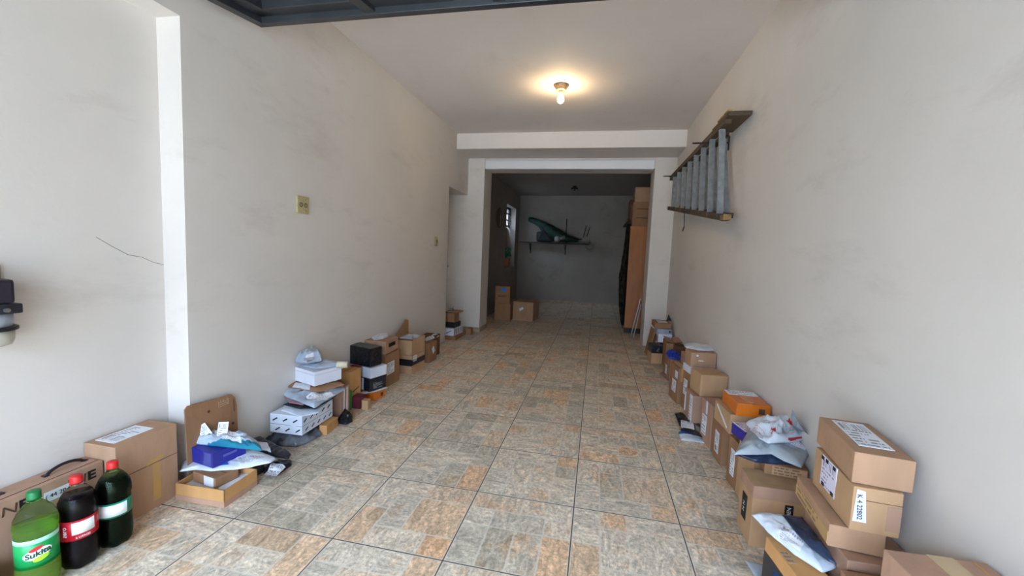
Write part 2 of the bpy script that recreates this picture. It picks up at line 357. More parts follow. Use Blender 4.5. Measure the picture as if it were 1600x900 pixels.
# floor: large square tiles printed with blocks of stone, dark joints between the tiles
def stone_material():
    M, n, p = nt('printed_stone_tile')
    tc = N(n, 'ShaderNodeTexCoord')
    at = N(n, 'ShaderNodeAttribute', attribute_name='tone'); a2 = N(n, 'ShaderNodeAttribute', attribute_name='rust')
    ua = N(n, 'ShaderNodeUVMap', uv_map='ea'); ub = N(n, 'ShaderNodeUVMap', uv_map='eb')
    def vm(op, a, b):
        q = N(n, 'ShaderNodeMath', operation=op)
        for i, v in enumerate((a, b)):
            if isinstance(v, (int, float)): q.inputs[i].default_value = v
            else: L(n, v, q.inputs[i])
        return q.outputs[0]
    sa, sb = N(n, 'ShaderNodeSeparateXYZ'), N(n, 'ShaderNodeSeparateXYZ'); L(n, ua.outputs[0], sa.inputs[0]); L(n, ub.outputs[0], sb.inputs[0])
    e = vm('MINIMUM', vm('MINIMUM', sa.outputs[0], sa.outputs[1]), vm('MINIMUM', sb.outputs[0], sb.outputs[1]))
    n1 = N(n, 'ShaderNodeTexNoise', Scale=55, Detail=5, Roughness=.7); L(n, tc.outputs['Object'], n1.inputs['Vector'])
    e2 = vm('ADD', e, vm('MULTIPLY', vm('SUBTRACT', n1.outputs['Fac'], .5), .02))
    edge = vm('LESS_THAN', e2, .0040)
    # veins
    def streak(sc_):
        mp = N(n, 'ShaderNodeMapping'); mp.inputs['Scale'].default_value = sc_; L(n, tc.outputs['Object'], mp.inputs[0])
        q = N(n, 'ShaderNodeTexNoise', Scale=27, Detail=9, Roughness=.74, Distortion=1.2); L(n, mp.outputs[0], q.inputs['Vector']); return q.outputs['Fac']
    sel = vm('GREATER_THAN', a2.outputs['Fac'], .22); sA, sB = streak((1, .4, 1)), streak((.4, 1, 1))
    n2f = vm('ADD', vm('MULTIPLY', sA, sel), vm('MULTIPLY', sB, vm('SUBTRACT', 1, sel)))
    n3 = N(n, 'ShaderNodeTexNoise', Scale=60, Detail=5, Roughness=.75); L(n, tc.outputs['Object'], n3.inputs['Vector'])
    base = N(n, 'ShaderNodeValToRGB'); L(n, at.outputs['Fac'], base.inputs[0])
    for pos, col in ((.2, s(194, 183, 164)), (.45, s(212, 198, 177)), (.7, s(217, 201, 178)), (.85, s(212, 190, 164))):
        x = base.color_ramp.elements.new(pos); x.color = (*col, 1)
    base.color_ramp.elements[0].color = (*s(182, 170, 150), 1); base.color_ramp.elements[-1].color = (*s(214, 188, 158), 1)
    v1 = N(n, 'ShaderNodeValToRGB'); L(n, n2f, v1.inputs[0])
    v1.color_ramp.elements[0].position = .38; v1.color_ramp.elements[1].position = .64
    v1.color_ramp.elements[0].color = (.58, .56, .54, 1); v1.color_ramp.elements[1].color = (1.42, 1.41, 1.38, 1)
    m1 = N(n, 'ShaderNodeMix', data_type='RGBA', blend_type='MULTIPLY'); m1.inputs[0].default_value = .8; L(n, base.outputs[0], m1.inputs[6]); L(n, v1.outputs[0], m1.inputs[7])
    v2 = N(n, 'ShaderNodeValToRGB'); L(n, n3.outputs['Fac'], v2.inputs[0])
    v2.color_ramp.elements[0].position = .33; v2.color_ramp.elements[1].position = .62
    v2.color_ramp.elements[0].color = (.50, .48, .46, 1); v2.color_ramp.elements[1].color = (1.3, 1.3, 1.29, 1)
    m2 = N(n, 'ShaderNodeMix', data_type='RGBA', blend_type='MULTIPLY'); m2.inputs[0].default_value = .75; L(n, m1.outputs[2], m2.inputs[6]); L(n, v2.outputs[0], m2.inputs[7])
    # rust coloured patches
    n4 = N(n, 'ShaderNodeTexNoise', Scale=6, Detail=6, Roughness=.7); L(n, tc.outputs['Object'], n4.inputs['Vector'])
    rr = N(n, 'ShaderNodeValToRGB'); rr.color_ramp.elements[0].position = .46; rr.color_ramp.elements[1].position = .60; L(n, vm('ADD', n4.outputs['Fac'], vm('MULTIPLY', vm('SUBTRACT', a2.outputs['Fac'], .5), .28)), rr.inputs[0])
    m3 = N(n, 'ShaderNodeMix', data_type='RGBA', blend_type='MULTIPLY'); L(n, vm('MULTIPLY', rr.outputs[0], .75), m3.inputs[0]); L(n, m2.outputs[2], m3.inputs[6]); m3.inputs[7].default_value = (1.06, .80, .60, 1)
    m4 = N(n, 'ShaderNodeMix', data_type='RGBA'); L(n, vm('MULTIPLY', edge, .72), m4.inputs[0]); L(n, m3.outputs[2], m4.inputs[6]); m4.inputs[7].default_value = (*s(216, 206, 188), 1)
    L(n, m4.outputs[2], p.inputs['Base Color'])
    rg = vm('ADD', .34, vm('MULTIPLY', n3.outputs['Fac'], .22)); L(n, rg, p.inputs['Roughness'])
    bu = N(n, 'ShaderNodeBump', Strength=.25, Distance=.003); L(n, n3.outputs['Fac'], bu.inputs['Height']); L(n, bu.outputs[0], p.inputs['Normal'])
    return M
STONE = stone_material(); GROUT = mat('dark_joint', s(98, 88, 78), .9)
def floor():
    T, X0, Y0 = .4984, -.04, 1.479; g = .0028; rnd = random.Random(7)
    bm = bmesh.new(); ea = bm.loops.layers.uv.new('ea'); eb = bm.loops.layers.uv.new('eb')
    to = bm.faces.layers.float.new('tone'); ru = bm.faces.layers.float.new('rust')
    pats = []
    for seed in range(6):   # each a 4 x 4 cell split into blocks
        r2 = random.Random(seed+40); occ = [[0]*4 for _ in range(4)]; bl = []
        for j in range(4):
            for i in range(4):
                if occ[j][i]: continue
                opts = [(2, 2), (2, 1), (1, 2), (1, 1), (2, 1), (1, 2)]; r2.shuffle(opts)
                for (a, b) in opts+[(1, 1)]:
                    if i+a <= 4 and j+b <= 4 and all(not occ[j+q][i+p] for p in range(a) for q in range(b)): break
                for p in range(a):
                    for q in range(b): occ[j+q][i+p] = 1
                bl.append((i, j, a, b))
        pats.append(bl)
    for ix in range(-5, 4):
        for iy in range(-7, 19):
            x0, y0 = X0+ix*T, Y0+iy*T
            if x0 > 1.3 or y0 > 10.9: continue
            for (i, j, a, b) in rnd.choice(pats):
                q = (T-2*g)/4; ax, ay = x0+g+i*q, y0+g+j*q; bx_, by = ax+a*q, ay+b*q
                vs = [bm.verts.new((ax, ay, 0)), bm.verts.new((bx_, ay, 0)), bm.verts.new((bx_, by, 0)), bm.verts.new((ax, by, 0))]
                f = bm.faces.new(vs); f[to] = min(1, max(0, rnd.gauss(.5, .26))); f[ru] = 1.5 if rnd.random() < .12 else rnd.random()*.45
                w, d = bx_-ax, by-ay
                for l, (u, v) in zip(f.loops, ((0, 0), (w, 0), (w, d), (0, d))):
                    l[ea].uv = (u, v); l[eb].uv = (w-u, d-v)
    for v in [(-2.35, -1.0), (1.3, -1.0), (1.3, 11), (-2.35, 11)]: pass
    vs = [bm.verts.new((x, y, -.0012)) for x, y in ((-2.6, -1.86), (1.6, -1.86), (1.6, 11), (-2.6, 11))]
    f = bm.faces.new(vs); f.material_index = 1
    lo = [bm.verts.new((x, y, -.1)) for x, y in ((-2.6, -1.86), (1.6, -1.86), (1.6, 11), (-2.6, 11))]
    for i in range(4): bm.faces.new((vs[i], vs[(i+1) % 4], lo[(i+1) % 4], lo[i])).material_index = 1
    me = bpy.data.meshes.new('floor'); bm.to_mesh(me); bm.free(); me.materials.append(STONE); me.materials.append(GROUT)
    o = bpy.data.objects.new('floor', me); C.objects.link(o); struct(o)
floor()
b = bmesh.new(); add_box(b, -9, 9, -14, -1.86, -.25, -.012)
struct(obj('ground', b, mat('concrete_driveway', s(168, 164, 156), .85, c2=s(150, 147, 140), scale=3)))
# left wall: recessed by the gate, door opening before the pillar
b = bmesh.new()
add_box(b, -2.3, XREC, -1.7, YREV, 0, 2.29)
add_box(b, -2.3, XL, -1.7, YREV, 2.29, 3.0)
add_box(b, -2.3, XL, YREV, 5.27, 0, 3.0)
add_box(b, -2.3, XL, 5.27, YP, 2.092, 3.0)
add_box(b, -2.6, -2.3, 5.1, 6.3, 0, 3.0)
wl = struct(obj('wall_left', b, WALL))
b = bmesh.new(); add_box(b, XR, XR+.2, -1.7, YP, 0, 3.0); wr = struct(obj('wall_right', b, WALL))
b = bmesh.new(); add_box(b, -2.3, XR+.2, -1.7, YB, ZC, 3.05); add_box(b, -2.3, XR+.2, YB, YP+.42, ZB, 3.05, bev=0); struct(obj('ceiling', b, CEIL))
b = bmesh.new(); add_box(b, -3.2, XR+.9, -1.85, -1.7, 2.3, 3.3); add_box(b, -3.2, -2.12, -1.85, -1.7, 0, 2.5); add_box(b, XR+.02, XR+.9, -1.85, -1.7, 0, 2.5); struct(obj('wall_front', b, WALL))  # unseen garage mouth, set further out to flatten the daylight falloff indoors
b = bmesh.new()   # partition with the wide opening: two piers and the header
add_box(b, -2.3, -1.724, YP, YP+.42, 0, ZB, bev=.004); add_box(b, .714, XR+.2, YP, YP+.42, 0, ZB, bev=.004)
add_box(b, -1.724, .714, YP+.02, YP+.42, 2.5, ZB)
struct(obj('wall_partition', b, WALL))
b = bmesh.new(); add_box(b, -1.715, .70, YP-.006, YP+.06, 2.482, 2.60, bev=.002); struct(obj('trim_1', b, TRIM))
# back room: window opening and niche in its left wall
WY0, WY1, WZ0, WZ1 = 9.06, 10.12, .90, 2.33
b = bmesh.new()
add_box(b, XLB-.3, XLB, YP+.42, WY0, 0, 2.9); add_box(b, XLB-.3, XLB, WY1, 11.0, 0, 2.9)
add_box(b, XLB-.3, XLB, WY0, WY1, 0, WZ0); add_box(b, XLB-.3, XLB, WY0, WY1, WZ1, 2.9)
add_box(b, XLB-.3, XLB-.2, WY0, WY1, WZ0, 1.86)
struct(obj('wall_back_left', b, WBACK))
b = bmesh.new()   # the far wall runs slightly askew
vs = [(-2.35, 10.62), (1.3, 10.30), (1.3, 10.6), (-2.35, 10.95)]
lo = [b.verts.new((x, y, 0)) for x, y in vs]; hi = [b.verts.new((x, y, 2.9)) for x, y in vs]
b.faces.new(lo); b.faces.new(hi)
for i in range(4): b.faces.new((lo[i], lo[(i+1) % 4], hi[(i+1) % 4], hi[i]))
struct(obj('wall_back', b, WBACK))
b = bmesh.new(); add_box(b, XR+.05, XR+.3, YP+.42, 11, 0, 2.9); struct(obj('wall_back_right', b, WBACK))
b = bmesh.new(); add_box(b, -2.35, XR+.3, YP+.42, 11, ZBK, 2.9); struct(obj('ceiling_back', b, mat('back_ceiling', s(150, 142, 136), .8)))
M = Matrix.Translation((-2.03, 10.592, 0)) @ Matrix.Rotation(math.atan2(-.32, 3.65), 4, 'Z')
b = bmesh.new(); add_box(b, 0, 3.1, -.014, 0, 0, .075, M=M, bev=.002); struct(obj('baseboard_back', b, BASE))
b = bmesh.new(); add_box(b, XLB, XLB+.012, YP+.42, 10.56, 0, .075, bev=.002); struct(obj('baseboard_left', b, BASE))
b = bmesh.new(); add_box(b, -1.979, -1.724, YP-.01, YP, 0, .07, bev=.001); add_box(b, -1.724, -1.714, YP-.01, YP+.42, 0, .07, bev=.001); struct(obj('baseboard_pier', b, BASE))
# window: frame, bars and pane
w = struct(bpy.data.objects.new('window_1', None)); C.objects.link(w); w.location = (XLB-.16, (WY0+WY1)/2, 1.86)
hy = (WY1-WY0)/2; hz = WZ1-1.86
b = bmesh.new()
for (y0, y1, z0, z1) in ((-hy, -hy+.04, 0, hz), (hy-.04, hy, 0, hz), (-hy, hy, 0, .04), (-hy, hy, hz-.04, hz)): add_box(b, -.02, .02, y0, y1, z0, z1)
obj('window_frame', b, DKMETAL, w)
b = bmesh.new()
for i in range(1, 4): add_tube(b, (.03, -hy+i*hy/2, 0), (.03, -hy+i*hy/2, hz), .011)
for k in (.33, .66): add_box(b, .02, .045, -hy, hy, hz*k-.012, hz*k+.012)
obj('window_grille', b, DKMETAL, w)
obj('pane', bx(-.006, -.002, -hy+.03, hy-.03, .03, hz-.03), WIN, w)
# door leaf deep in the left opening
d = struct(bpy.data.objects.new('door_1', None)); C.objects.link(d); d.location = (-2.29, 5.67, 0)
obj('door_leaf', bx(-.008, .018, -.40, .40, .005, 2.085, bev=.003), mat('beige_door_paint', s(176, 168, 156), .55), d)
hb = tube((.02, .33, 1.0), (.06, .33, 1.0), .012); add_tube(hb, (.06, .33, 1.0), (.06, .22, 1.0), .009)
obj('door_handle', hb, STEEL, d)

# ---------------- overhead gate ----------------
G = thing('garage_gate', 'dark painted metal garage gate swung up flat under the ceiling', 'garage gate', (-.47, 2.03, 2.42))
G.rotation_euler = (math.atan(.135), 0, 0)
gw, gl = 1.405, 2.55
b = bmesh.new()
add_box(b, -gw, gw, -.05, 0, 0, .085, bev=.003); add_box(b, -gw, gw, -gl, -gl+.05, 0, .085, bev=.003)
add_box(b, -gw, -gw+.05, -gl, 0, 0, .085, bev=.003); add_box(b, gw-.05, gw, -gl, 0, 0, .085, bev=.003)
obj('outer_frame', b, METALK, G)
b = bmesh.new()
add_box(b, -gw+.05, gw-.05, -.13, -.05, .03, .075, bev=.004); add_box(b, -gw+.05, -gw+.13, -gl+.05, -.05, .03, .075, bev=.004); add_box(b, gw-.13, gw-.05, -gl+.05, -.05, .03, .075, bev=.004)
obj('inner_rail', b, METALK, G)
for x in (-.72, -.05, .66): obj('brace', bx(x-.03, x+.03, -gl+.05, -.05, .01, .06, bev=.003), METALK, G)
b = bmesh.new(); y = -.2
while y > -gl+.1: add_box(b, -gw+.1, gw-.1, y-.045, y+.03, .062, .074); y -= .105
obj('slat_panel', b, METALK, G)

# gate motor on the recessed left wall
t = thing('gate_motor', 'black gate motor with teal panel and beige lower cap on left wall', 'gate motor', (-2.116, 1.03, .85))
obj('mounting_plate', bx(0, .012, -.09, .05, -.02, .28, bev=.003), STEEL, t)
obj('lower_cap', lathe([(.0, 0), (.052, .004), (.058, .02), (.06, .055)], 24), mat('beige_plastic', s(186, 182, 166), .4), t, True, loc=(.07, -.02, 0))
b = lathe([(.068, .055), (.07, .058), (.07, .066), (.066, .068)], 24); obj('flange', b, DKMETAL, t, True, loc=(.07, -.02, 0))
obj('motor_collar', lathe([(.058, .068), (.058, .115)], 24), mat('grey_casing', s(150, 154, 164), .4), t, True, loc=(.07, -.02, 0))
obj('motor_housing', bx(.012, .14, -.09, .035, .115, .15, bev=.006), mat('black_casing', s(34, 34, 42), .4), t)
b = bx(.012, .132, -.09, .022, .15, .235, bev=.012); obj('upper_housing', b, mat('purple_black_casing', s(44, 38, 48), .35), t)
obj('side_panel', bx(.03, .115, -.094, -.089, .165, .222), mat('teal_window', s(110, 180, 190), .3), t)
obj('bolt', tube((.14, -.01, .13), (.152, -.01, .13), .007), STEEL, t)

# ---------------- lights ----------------
t = thing('ceiling_light', 'lit bare bulb in a round brass-grey holder on the ceiling', 'ceiling light', (-.425, 4.035, ZC))
obj('lamp_holder', lathe([(.0, 0), (.068, 0), (.070, -.012), (.060, -.022), (.05, -.045), (.043, -.052), (.035, -.052), (.0, -.05)], 32), mat('tarnished_holder', s(150, 126, 100), .45, metal=.3, c2=s(110, 92, 76), scale=30), t, True)
obj('socket', lathe([(.018, -.05), (.018, -.072), (.0, -.072)], 20), mat('brass_socket', s(196, 150, 90), .4, metal=.5), t, True)
obj('bulb', lathe([(.012, -.072), (.014, -.085), (.024, -.105), (.031, -.125), (.031, -.138), (.024, -.155), (.012, -.164), (0, -.166)], 24), mat('glowing_bulb', (1, .9, .7), .3, emit=(1, .74, .42), es=84), t, True)
t = thing('ceiling_light', 'unlit dark lamp socket on the back room ceiling', 'ceiling light', (-.555, 9.03, ZBK))
obj('lamp_base', lathe([(.0, 0), (.05, 0), (.05, -.014), (.02, -.03), (.02, -.05), (0, -.05)], 20), DKMETAL, t, True)
for sg in (-1, 1):
    obj('socket_arm', tube((0, 0, -.035), (sg*.07, 0, -.055), .012, .02), DKMETAL, t)
obj('socket', tube((0, 0, -.04), (0, 0, -.10), .018), DKMETAL, t)

# switch plates on the left wall
t = thing('wall_socket', 'large cream wall plate with two dark sockets', 'wall socket', (XL, 2.475, 1.453))
D = (.02, .115, .115)
obj('cover_plate', bx(0, .012, -.057, .057, 0, .115, bev=.004), PLATE, t)
b = bmesh.new()
for y in (-.022, .022):
    for (r0) in (.014,):
        for k in range(16):
            a, a2 = 2*math.pi*k/16, 2*math.pi*(k+1)/16
            add_tube(b, (.0125, y+r0*math.cos(a), .058+r0*math.sin(a)), (.0125, y+r0*math.cos(a2), .058+r0*math.sin(a2)), .0022, seg=6)
obj('socket_ring', b, mat('dark_brown_plastic', s(60, 46, 28), .5), t)
for y in (-.022, .022):
    for dz in (-.005, .005): obj('socket_hole', tube((.0118, y, .058+dz), (.0132, y, .058+dz), .0028, seg=10), INK, t)
for z in (.022, .094): obj('screw', tube((.011, .022, z), (.0135, .022, z), .003, seg=10), DKMETAL, t)
t = thing('light_switch', 'small cream light switch plate near the doorway', 'light switch', (XL, 4.86, 1.29))
obj('cover_plate', bx(0, .01, -.04, .04, 0, .115, bev=.003), PLATE, t)
obj('rocker', bx(.009, .018, -.013, .013, .04, .078, bev=.003), mat('brown_rocker', s(70, 54, 34), .4), t)
# hairline crack in the recessed wall: its shadow line drawn as a dark tube
b = bmesh.new(); pts = [(-2.1160, 1.381, 1.242), (-2.1160, 1.439, 1.203), (-2.1160, 1.502, 1.166), (-2.1160, 1.562, 1.154), (-2.1160, 1.613, 1.129), (-2.1160, 1.667, 1.115)]
for a, c in zip(pts, pts[1:]): add_tube(b, a, c, .0012, seg=6)
struct(obj('crack_shadow_line', b, mat('crack_shadow', s(120, 118, 114), .9)))

# ---------------- ladder on the right wall ----------------
lt = thing('stepladder', 'old folded wooden stepladder with grey rungs hung sideways on right wall', 'ladder', (.9, 4.3, 1.9))
def lp(x, y, z): return (x-.9, y-4.3, z-1.9)
def rail(name, a, b, hw, hh, m_, n_=Vector((1, 0, 0))):
    a, b = Vector(a), Vector(b); d = (b-a); l = d.length; d.normalize(); v = n_.cross(d).normalized(); u = d.cross(v)
    Mx = Matrix((d, u, v)).transposed().to_4x4(); Mx.translation = a
    return obj(name, bx(0, l, -hw, hw, -hh, hh, bev=.004, M=Mx), m_, lt)
# front frame (towards the room) and rear frame (towards the wall)
A0, A1 = (.87, 3.30, 2.262), (.87, 5.62, 2.270); B0, B1 = (.87, 3.16, 1.558), (.87, 5.62, 1.90)
C0, C1 = (.955, 3.62, 2.262), (.955, 5.45, 2.262); D0, D1 = (.955, 3.34, 1.59), (.955, 5.45, 1.90)
for (a, b_) in ((A0, A1), (B0, B1)): rail('side_rail', lp(*a), lp(*b_), .022, .022, WOODR)
for (a, b_) in ((C0, C1), (D0, D1)): rail('rear_rail', lp(*a), lp(*b_), .016, .018, WOODR)
for k in range(8):
    f = .06+k*.118; yt = A0[1]+(A1[1]-A0[1])*f; yb_ = B0[1]+(B1[1]-B0[1])*f; zt = A0[2]; zb_ = B0[2]+(B1[2]-B0[2])*f
    rail('rung', lp(.868, yb_, zb_), lp(.868, yt, zt), .017, .011, RUNG)
for k in range(7):
    f = .05+k*.15; yt = C0[1]+(C1[1]-C0[1])*f; yb_ = D0[1]+(D1[1]-D0[1])*f; zt = C0[2]; zb_ = D0[2]+(D1[2]-D0[2])*f
    rail('rear_slat', lp(.955, yb_, zb_), lp(.955, yt, zt), .013, .009, RUNG)
obj('top_step', bx(*[v for v in (-.055, .098)], -1.09, -.66, .372, .402, bev=.004), WOODR, lt)
obj('worn_step_edge', bx(-.062, -.028, -1.09, -.83, .40, .412, bev=.003), WOODL, lt)['label'] = 'worn yellow wood patch'
obj('foot_block', bx(-.056, -.006, -1.18, -1.09, -.362, -.322, bev=.004), WOODL, lt)['label'] = 'worn yellow wood end'
ob = tube(lp(.87, 4.62, 1.74), lp(.88, 4.64, 1.60), .004); add_tube(ob, lp(.88, 4.64, 1.60), lp(.87, 4.66, 1.55), .006); obj('hanging_wire', ob, DKMETAL, lt)
for k, (y, z, lab) in enumerate(((3.72, 2.215, 'thin dark iron rod under the ladder end nearest the bulb'), (5.25, 2.232, 'thin dark iron rod under the ladder end nearest the pillar'))):
    b = tube((XR, y, z), (.72, y, z), .007); add_tube(b, (XR, y, z-.06), (XR-.004, y, z+.05), .010)
    tag(obj('wall_rod', b, DKMETAL), lab, 'wall rod')
    b = tube((XR, y+.05, z-.6+.15*k+.30*k), (.82, y+.05, z-.6+.15*k+.30*k), .006)
# ---------------- soda bottles ----------------
def bottle(loc, rz, label, shell, liquid, capm, labm, fill, H=.34, r=.056, lab_z=(.125, .205)):
    t = thing('soda_bottle', label, 'bottle', loc, rz, 'soda bottles standing by the left wall'); k = H/.34
    prof = [(.020, .006), (.034, .001), (.044, .006), (.052, .022), (.055, .045), (.0555, .09), (.053, .118), (.053, .21), (.0555, .222), (.056, .24), (.052, .262), (.042, .286), (.028, .305), (.017, .316), (.0145, .322), (.0145, .330)]
    prof = [(a*r/.056, b*k) for a, b in prof]
    def lob(R, z, a):
        f = max(0, 1-z/(.055*k)); return R*(1-.16*f*(.5+.5*math.cos(5*a))) if R > .03*r/.056 else R
    fine = []
    for (a, b), (c, d) in zip(prof, prof[1:]):
        for q in range(3): fine.append((a+(c-a)*q/3, b+(d-b)*q/3))
    fine.append(prof[-1])
    obj('bottle_body', lathe(fine, 60, lob), shell, t, True)
    lq = [(a-.0022, b+.0015) for a, b in fine if b+.0015 < fill*k]
    def lob2(R, z, a): return lob(R, z, a)
    obj('liquid', lathe([(0, lq[0][1])]+lq+[(lq[-1][0]*.98, fill*k), (0, fill*k)], 60, lob2), liquid, t, True)
    obj('cap', lathe([(.0, .352*k), (.0165, .352*k), (.018, .349*k), (.018, .333*k), (.0185, .330*k), (.0185, .325*k), (.0, .325*k)][::-1], 40), capm, t, True)
    obj('neck_ring', lathe([(.0148, .3225*k), (.0195, .3225*k), (.0195, .3195*k), (.0155, .3195*k)][::-1], 30), shell, t, True)
    rr = .0537*r/.056
    def wrap(name, z0, z1, a0, a1, mt_, dr=0, n=40):
        bm = bmesh.new(); pr = None; loop = abs(a1-a0) > 6.2
        for i in range(n+1):
            a = a0+(a1-a0)*i/n; q = rr+dr
            c = [bm.verts.new((q*math.cos(a), q*math.sin(a), z)) for z in (z0*k, z1*k)]+[bm.verts.new(((q-.0004)*math.cos(a), (q-.0004)*math.sin(a), z)) for z in (z1*k, z0*k)]
            if pr:
                for j in range(4): bm.faces.new((pr[j], c[j], c[(j+1) % 4], pr[(j+1) % 4]))
            pr = c
        return obj(name, bm, mt_, t, True)
    wrap('wrap_label', lab_z[0], lab_z[1], 0, 2*math.pi, labm)
    def curved(body, zc, ac, size, mt_, dr, shear=0, bold=0, tilt=0):
        o = text('label_text', body, t, (0, 0, 0), (0, 0, 0), size, mt_, shear=shear, bold=bold)
        bm = bmesh.new(); bm.from_mesh(o.data); bmesh.ops.triangulate(bm, faces=bm.faces[:])
        for _ in range(2): bmesh.ops.subdivide_edges(bm, edges=[e for e in bm.edges if e.calc_length() > .006], cuts=1)
        for v in bm.verts:
            x, y = v.co.x*math.cos(tilt)-v.co.y*math.sin(tilt), v.co.x*math.sin(tilt)+v.co.y*math.cos(tilt)
            a = ac+x/rr; q = rr+dr+v.co.z; v.co = (q*math.cos(a), q*math.sin(a), zc*k+y)
        bm.to_mesh(o.data); bm.free(); return o
    def blob(name, zc, ac, a_, b_, mt_, dr, tilt=0):
        bm = bmesh.new(); n = 30; ce = None; vs = []
        def P(x, y):
            X, Y_ = x*math.cos(tilt)-y*math.sin(tilt), x*math.sin(tilt)+y*math.cos(tilt); a = ac+X/rr
            return ((rr+dr)*math.cos(a), (rr+dr)*math.sin(a), zc*k+Y_)
        rings = [[bm.verts.new(P(a_*f*math.cos(2*math.pi*i/n), b_*f*math.sin(2*math.pi*i/n))) for i in range(n)] for f in (1, .66, .33)]
        for A, B in zip(rings, rings[1:]):
            for i in range(n): bm.faces.new((A[i], A[(i+1) % n], B[(i+1) % n], B[i]))
        bm.faces.new(rings[-1]); return obj(name, bm, mt_, t)
    return t, wrap, curved, blob
PETG = mat('green_clear_plastic', s(180, 232, 182), .03, trans=1, ior=1.12)
PETC = mat('clear_plastic', s(244, 248, 248), .03, trans=1, ior=1.06)
COLA = mat('dark_cola', s(14, 8, 10), .05, spec=.22)
LIME = mat('pale_lime_drink', s(216, 216, 130), .05, trans=.8, ior=1.15)
REDC = mat('red_cap', s(206, 36, 34), .4); GRC = mat('green_cap', s(14, 110, 56), .4)
LGREEN = mat('green_film_label', s(24, 150, 78), .35); LRED = mat('red_film_label', s(196, 26, 44), .35); LDG = mat('deep_green_film_label', s(16, 128, 96), .35)
INFO = label_mat('nutrition_panel', base=(206, 212, 226), ink=(120, 120, 140), rows=12, bar=(2, 3), seed=6)
PALEG = mat('pale_green_film', s(170, 232, 200), .35); WH = mat('white_film', s(236, 240, 236), .4)
av = math.radians
ang = lambda x, y: math.atan2(-y, -x)          # side that faces the doorway of the garage
x, y = -1.86, 1.235
t, wrap, curved, blob = bottle((x, y, 0), 0, 'dark cola bottle with green and white label, furthest of the three bottles', PETG, COLA, REDC, LDG, .285, H=.335, lab_z=(.135, .197))
a0 = ang(x, y); p = wrap('info_panel', .142, .190, a0-.95, a0+.75, WH, .0006)
x, y = -1.86, 1.118
t, wrap, curved, blob = bottle((x, y, 0), 0, 'dark cola bottle with red label, middle of the three bottles', PETC, COLA, REDC, LRED, .278, H=.34, lab_z=(.125, .2))
a0 = ang(x, y); wrap('info_panel', .147, .193, a0-.35, a0+.85, WH, .0006)
curved('zero', .162, a0-.75, .022, WH, .0008, tilt=math.pi/2)
curved('2 LITROS', .135, a0+.2, .010, WH, .0008)
x, y = -1.868, 1.004
t, wrap, curved, blob = bottle((x, y, 0), 0, 'green lime soda bottle with Sukita label, nearest of the three bottles'.replace('Sukita', 'bright green'), PETG, LIME, GRC, LGREEN, .235, H=.345, lab_z=(.10, .2))
a0 = ang(x, y); wrap('pale_band', .186, .202, 0, 2*math.pi, PALEG, .0005)
blob('logo_outline', .150, a0, .036, .018, WH, .0007, tilt=.18); blob('red_flash', .168, a0-.05, .018, .007, REDI, .0010, tilt=.35); blob('lime_slice', .132, a0+.15, .020, .009, mat('lime_yellow', s(170, 214, 50), .4), .0010, tilt=.25)
curved('Sukita', .150, a0, .026, mat('label_dark_green', s(16, 70, 44), .5), .0013, shear=.2, bold=.0008, tilt=.18)

# ---------------- left row of parcels, from the gate inwards ----------------
K = KRAFT
t, D = carton((-2.056, .895, 0, .112, .80, .30, 0), 'long brown carrying carton with black handle and large printed letters, behind the bottles', K[3], name='carry_carton', seam=False)
slab('top_flap_edge', t, 'top', D, .80, .5, .03, .99, SEAM)
for yy in (.315, .065):
    b = bmesh.new(); pr = None
    for i in range(13):
        f = i/12; pos = (-.012, yy-.06+.12*f, .300+.022*math.sin(math.pi*f)**.6)
        if pr: add_tube(b, pr, pos, .0060, seg=8)
        pr = pos
    add_box(b, -.022, -.002, yy-.07, yy-.055, .298, .304); add_box(b, -.022, -.002, yy+.055, yy+.07, .298, .304)
    obj('carry_handle', b, mat('black_handle_plastic', s(26, 24, 30), .4), t)
for (u, ch, bo, mm) in ((.947, 'E', .0018, INK), (.895, 'N', 0, INKB), (.855, 'I', 0, INKB), (.690, 'E', .0018, INK), (.640, 'N', 0, INKB)):
    face_text(t, 'right', D, u, .86, ch, .050, mm, bold=bo, sx=1.2, shear=.1 if ch == 'N' else 0)
slab('paper_sticker', t, 'right', D, .81, .82, .10, .13, PAPER, th=.0018); face_text(t, 'right', D, .81, .82, '( 44 20 )', .022, INK, lift=.0024)
t, D = carton((-1.925, .735, 0, .13, .34, .135, 0), 'low green and tan box with red patch under the big letters', K[1], name='green_box', seam=False,
    labs=(('red_patch', 'top', .55, .5, .7, .96, REDP), ('green_band', 'right', .5, .36, .99, .5, GREEND), ('green_band', 'near', .5, .36, .99, .5, GREEND)))
t, D = carton((-2.026, 1.43, 0, .172, .26, .36, 0), 'tall brown carton with white address label on top, beside the bottles', K[0],
    labs=(('shipping_label', 'top', .42, .42, .62, .62, LAB[1]), ('flap_joint', 'right', .5, .60, .99, .006, SEAM), ('yellow_tape', 'right', .62, .35, .13, .5, TAPE_Y), ('yellow_tape', 'right', .60, .64, .30, .05, TAPE_Y, 8)), seam=False)
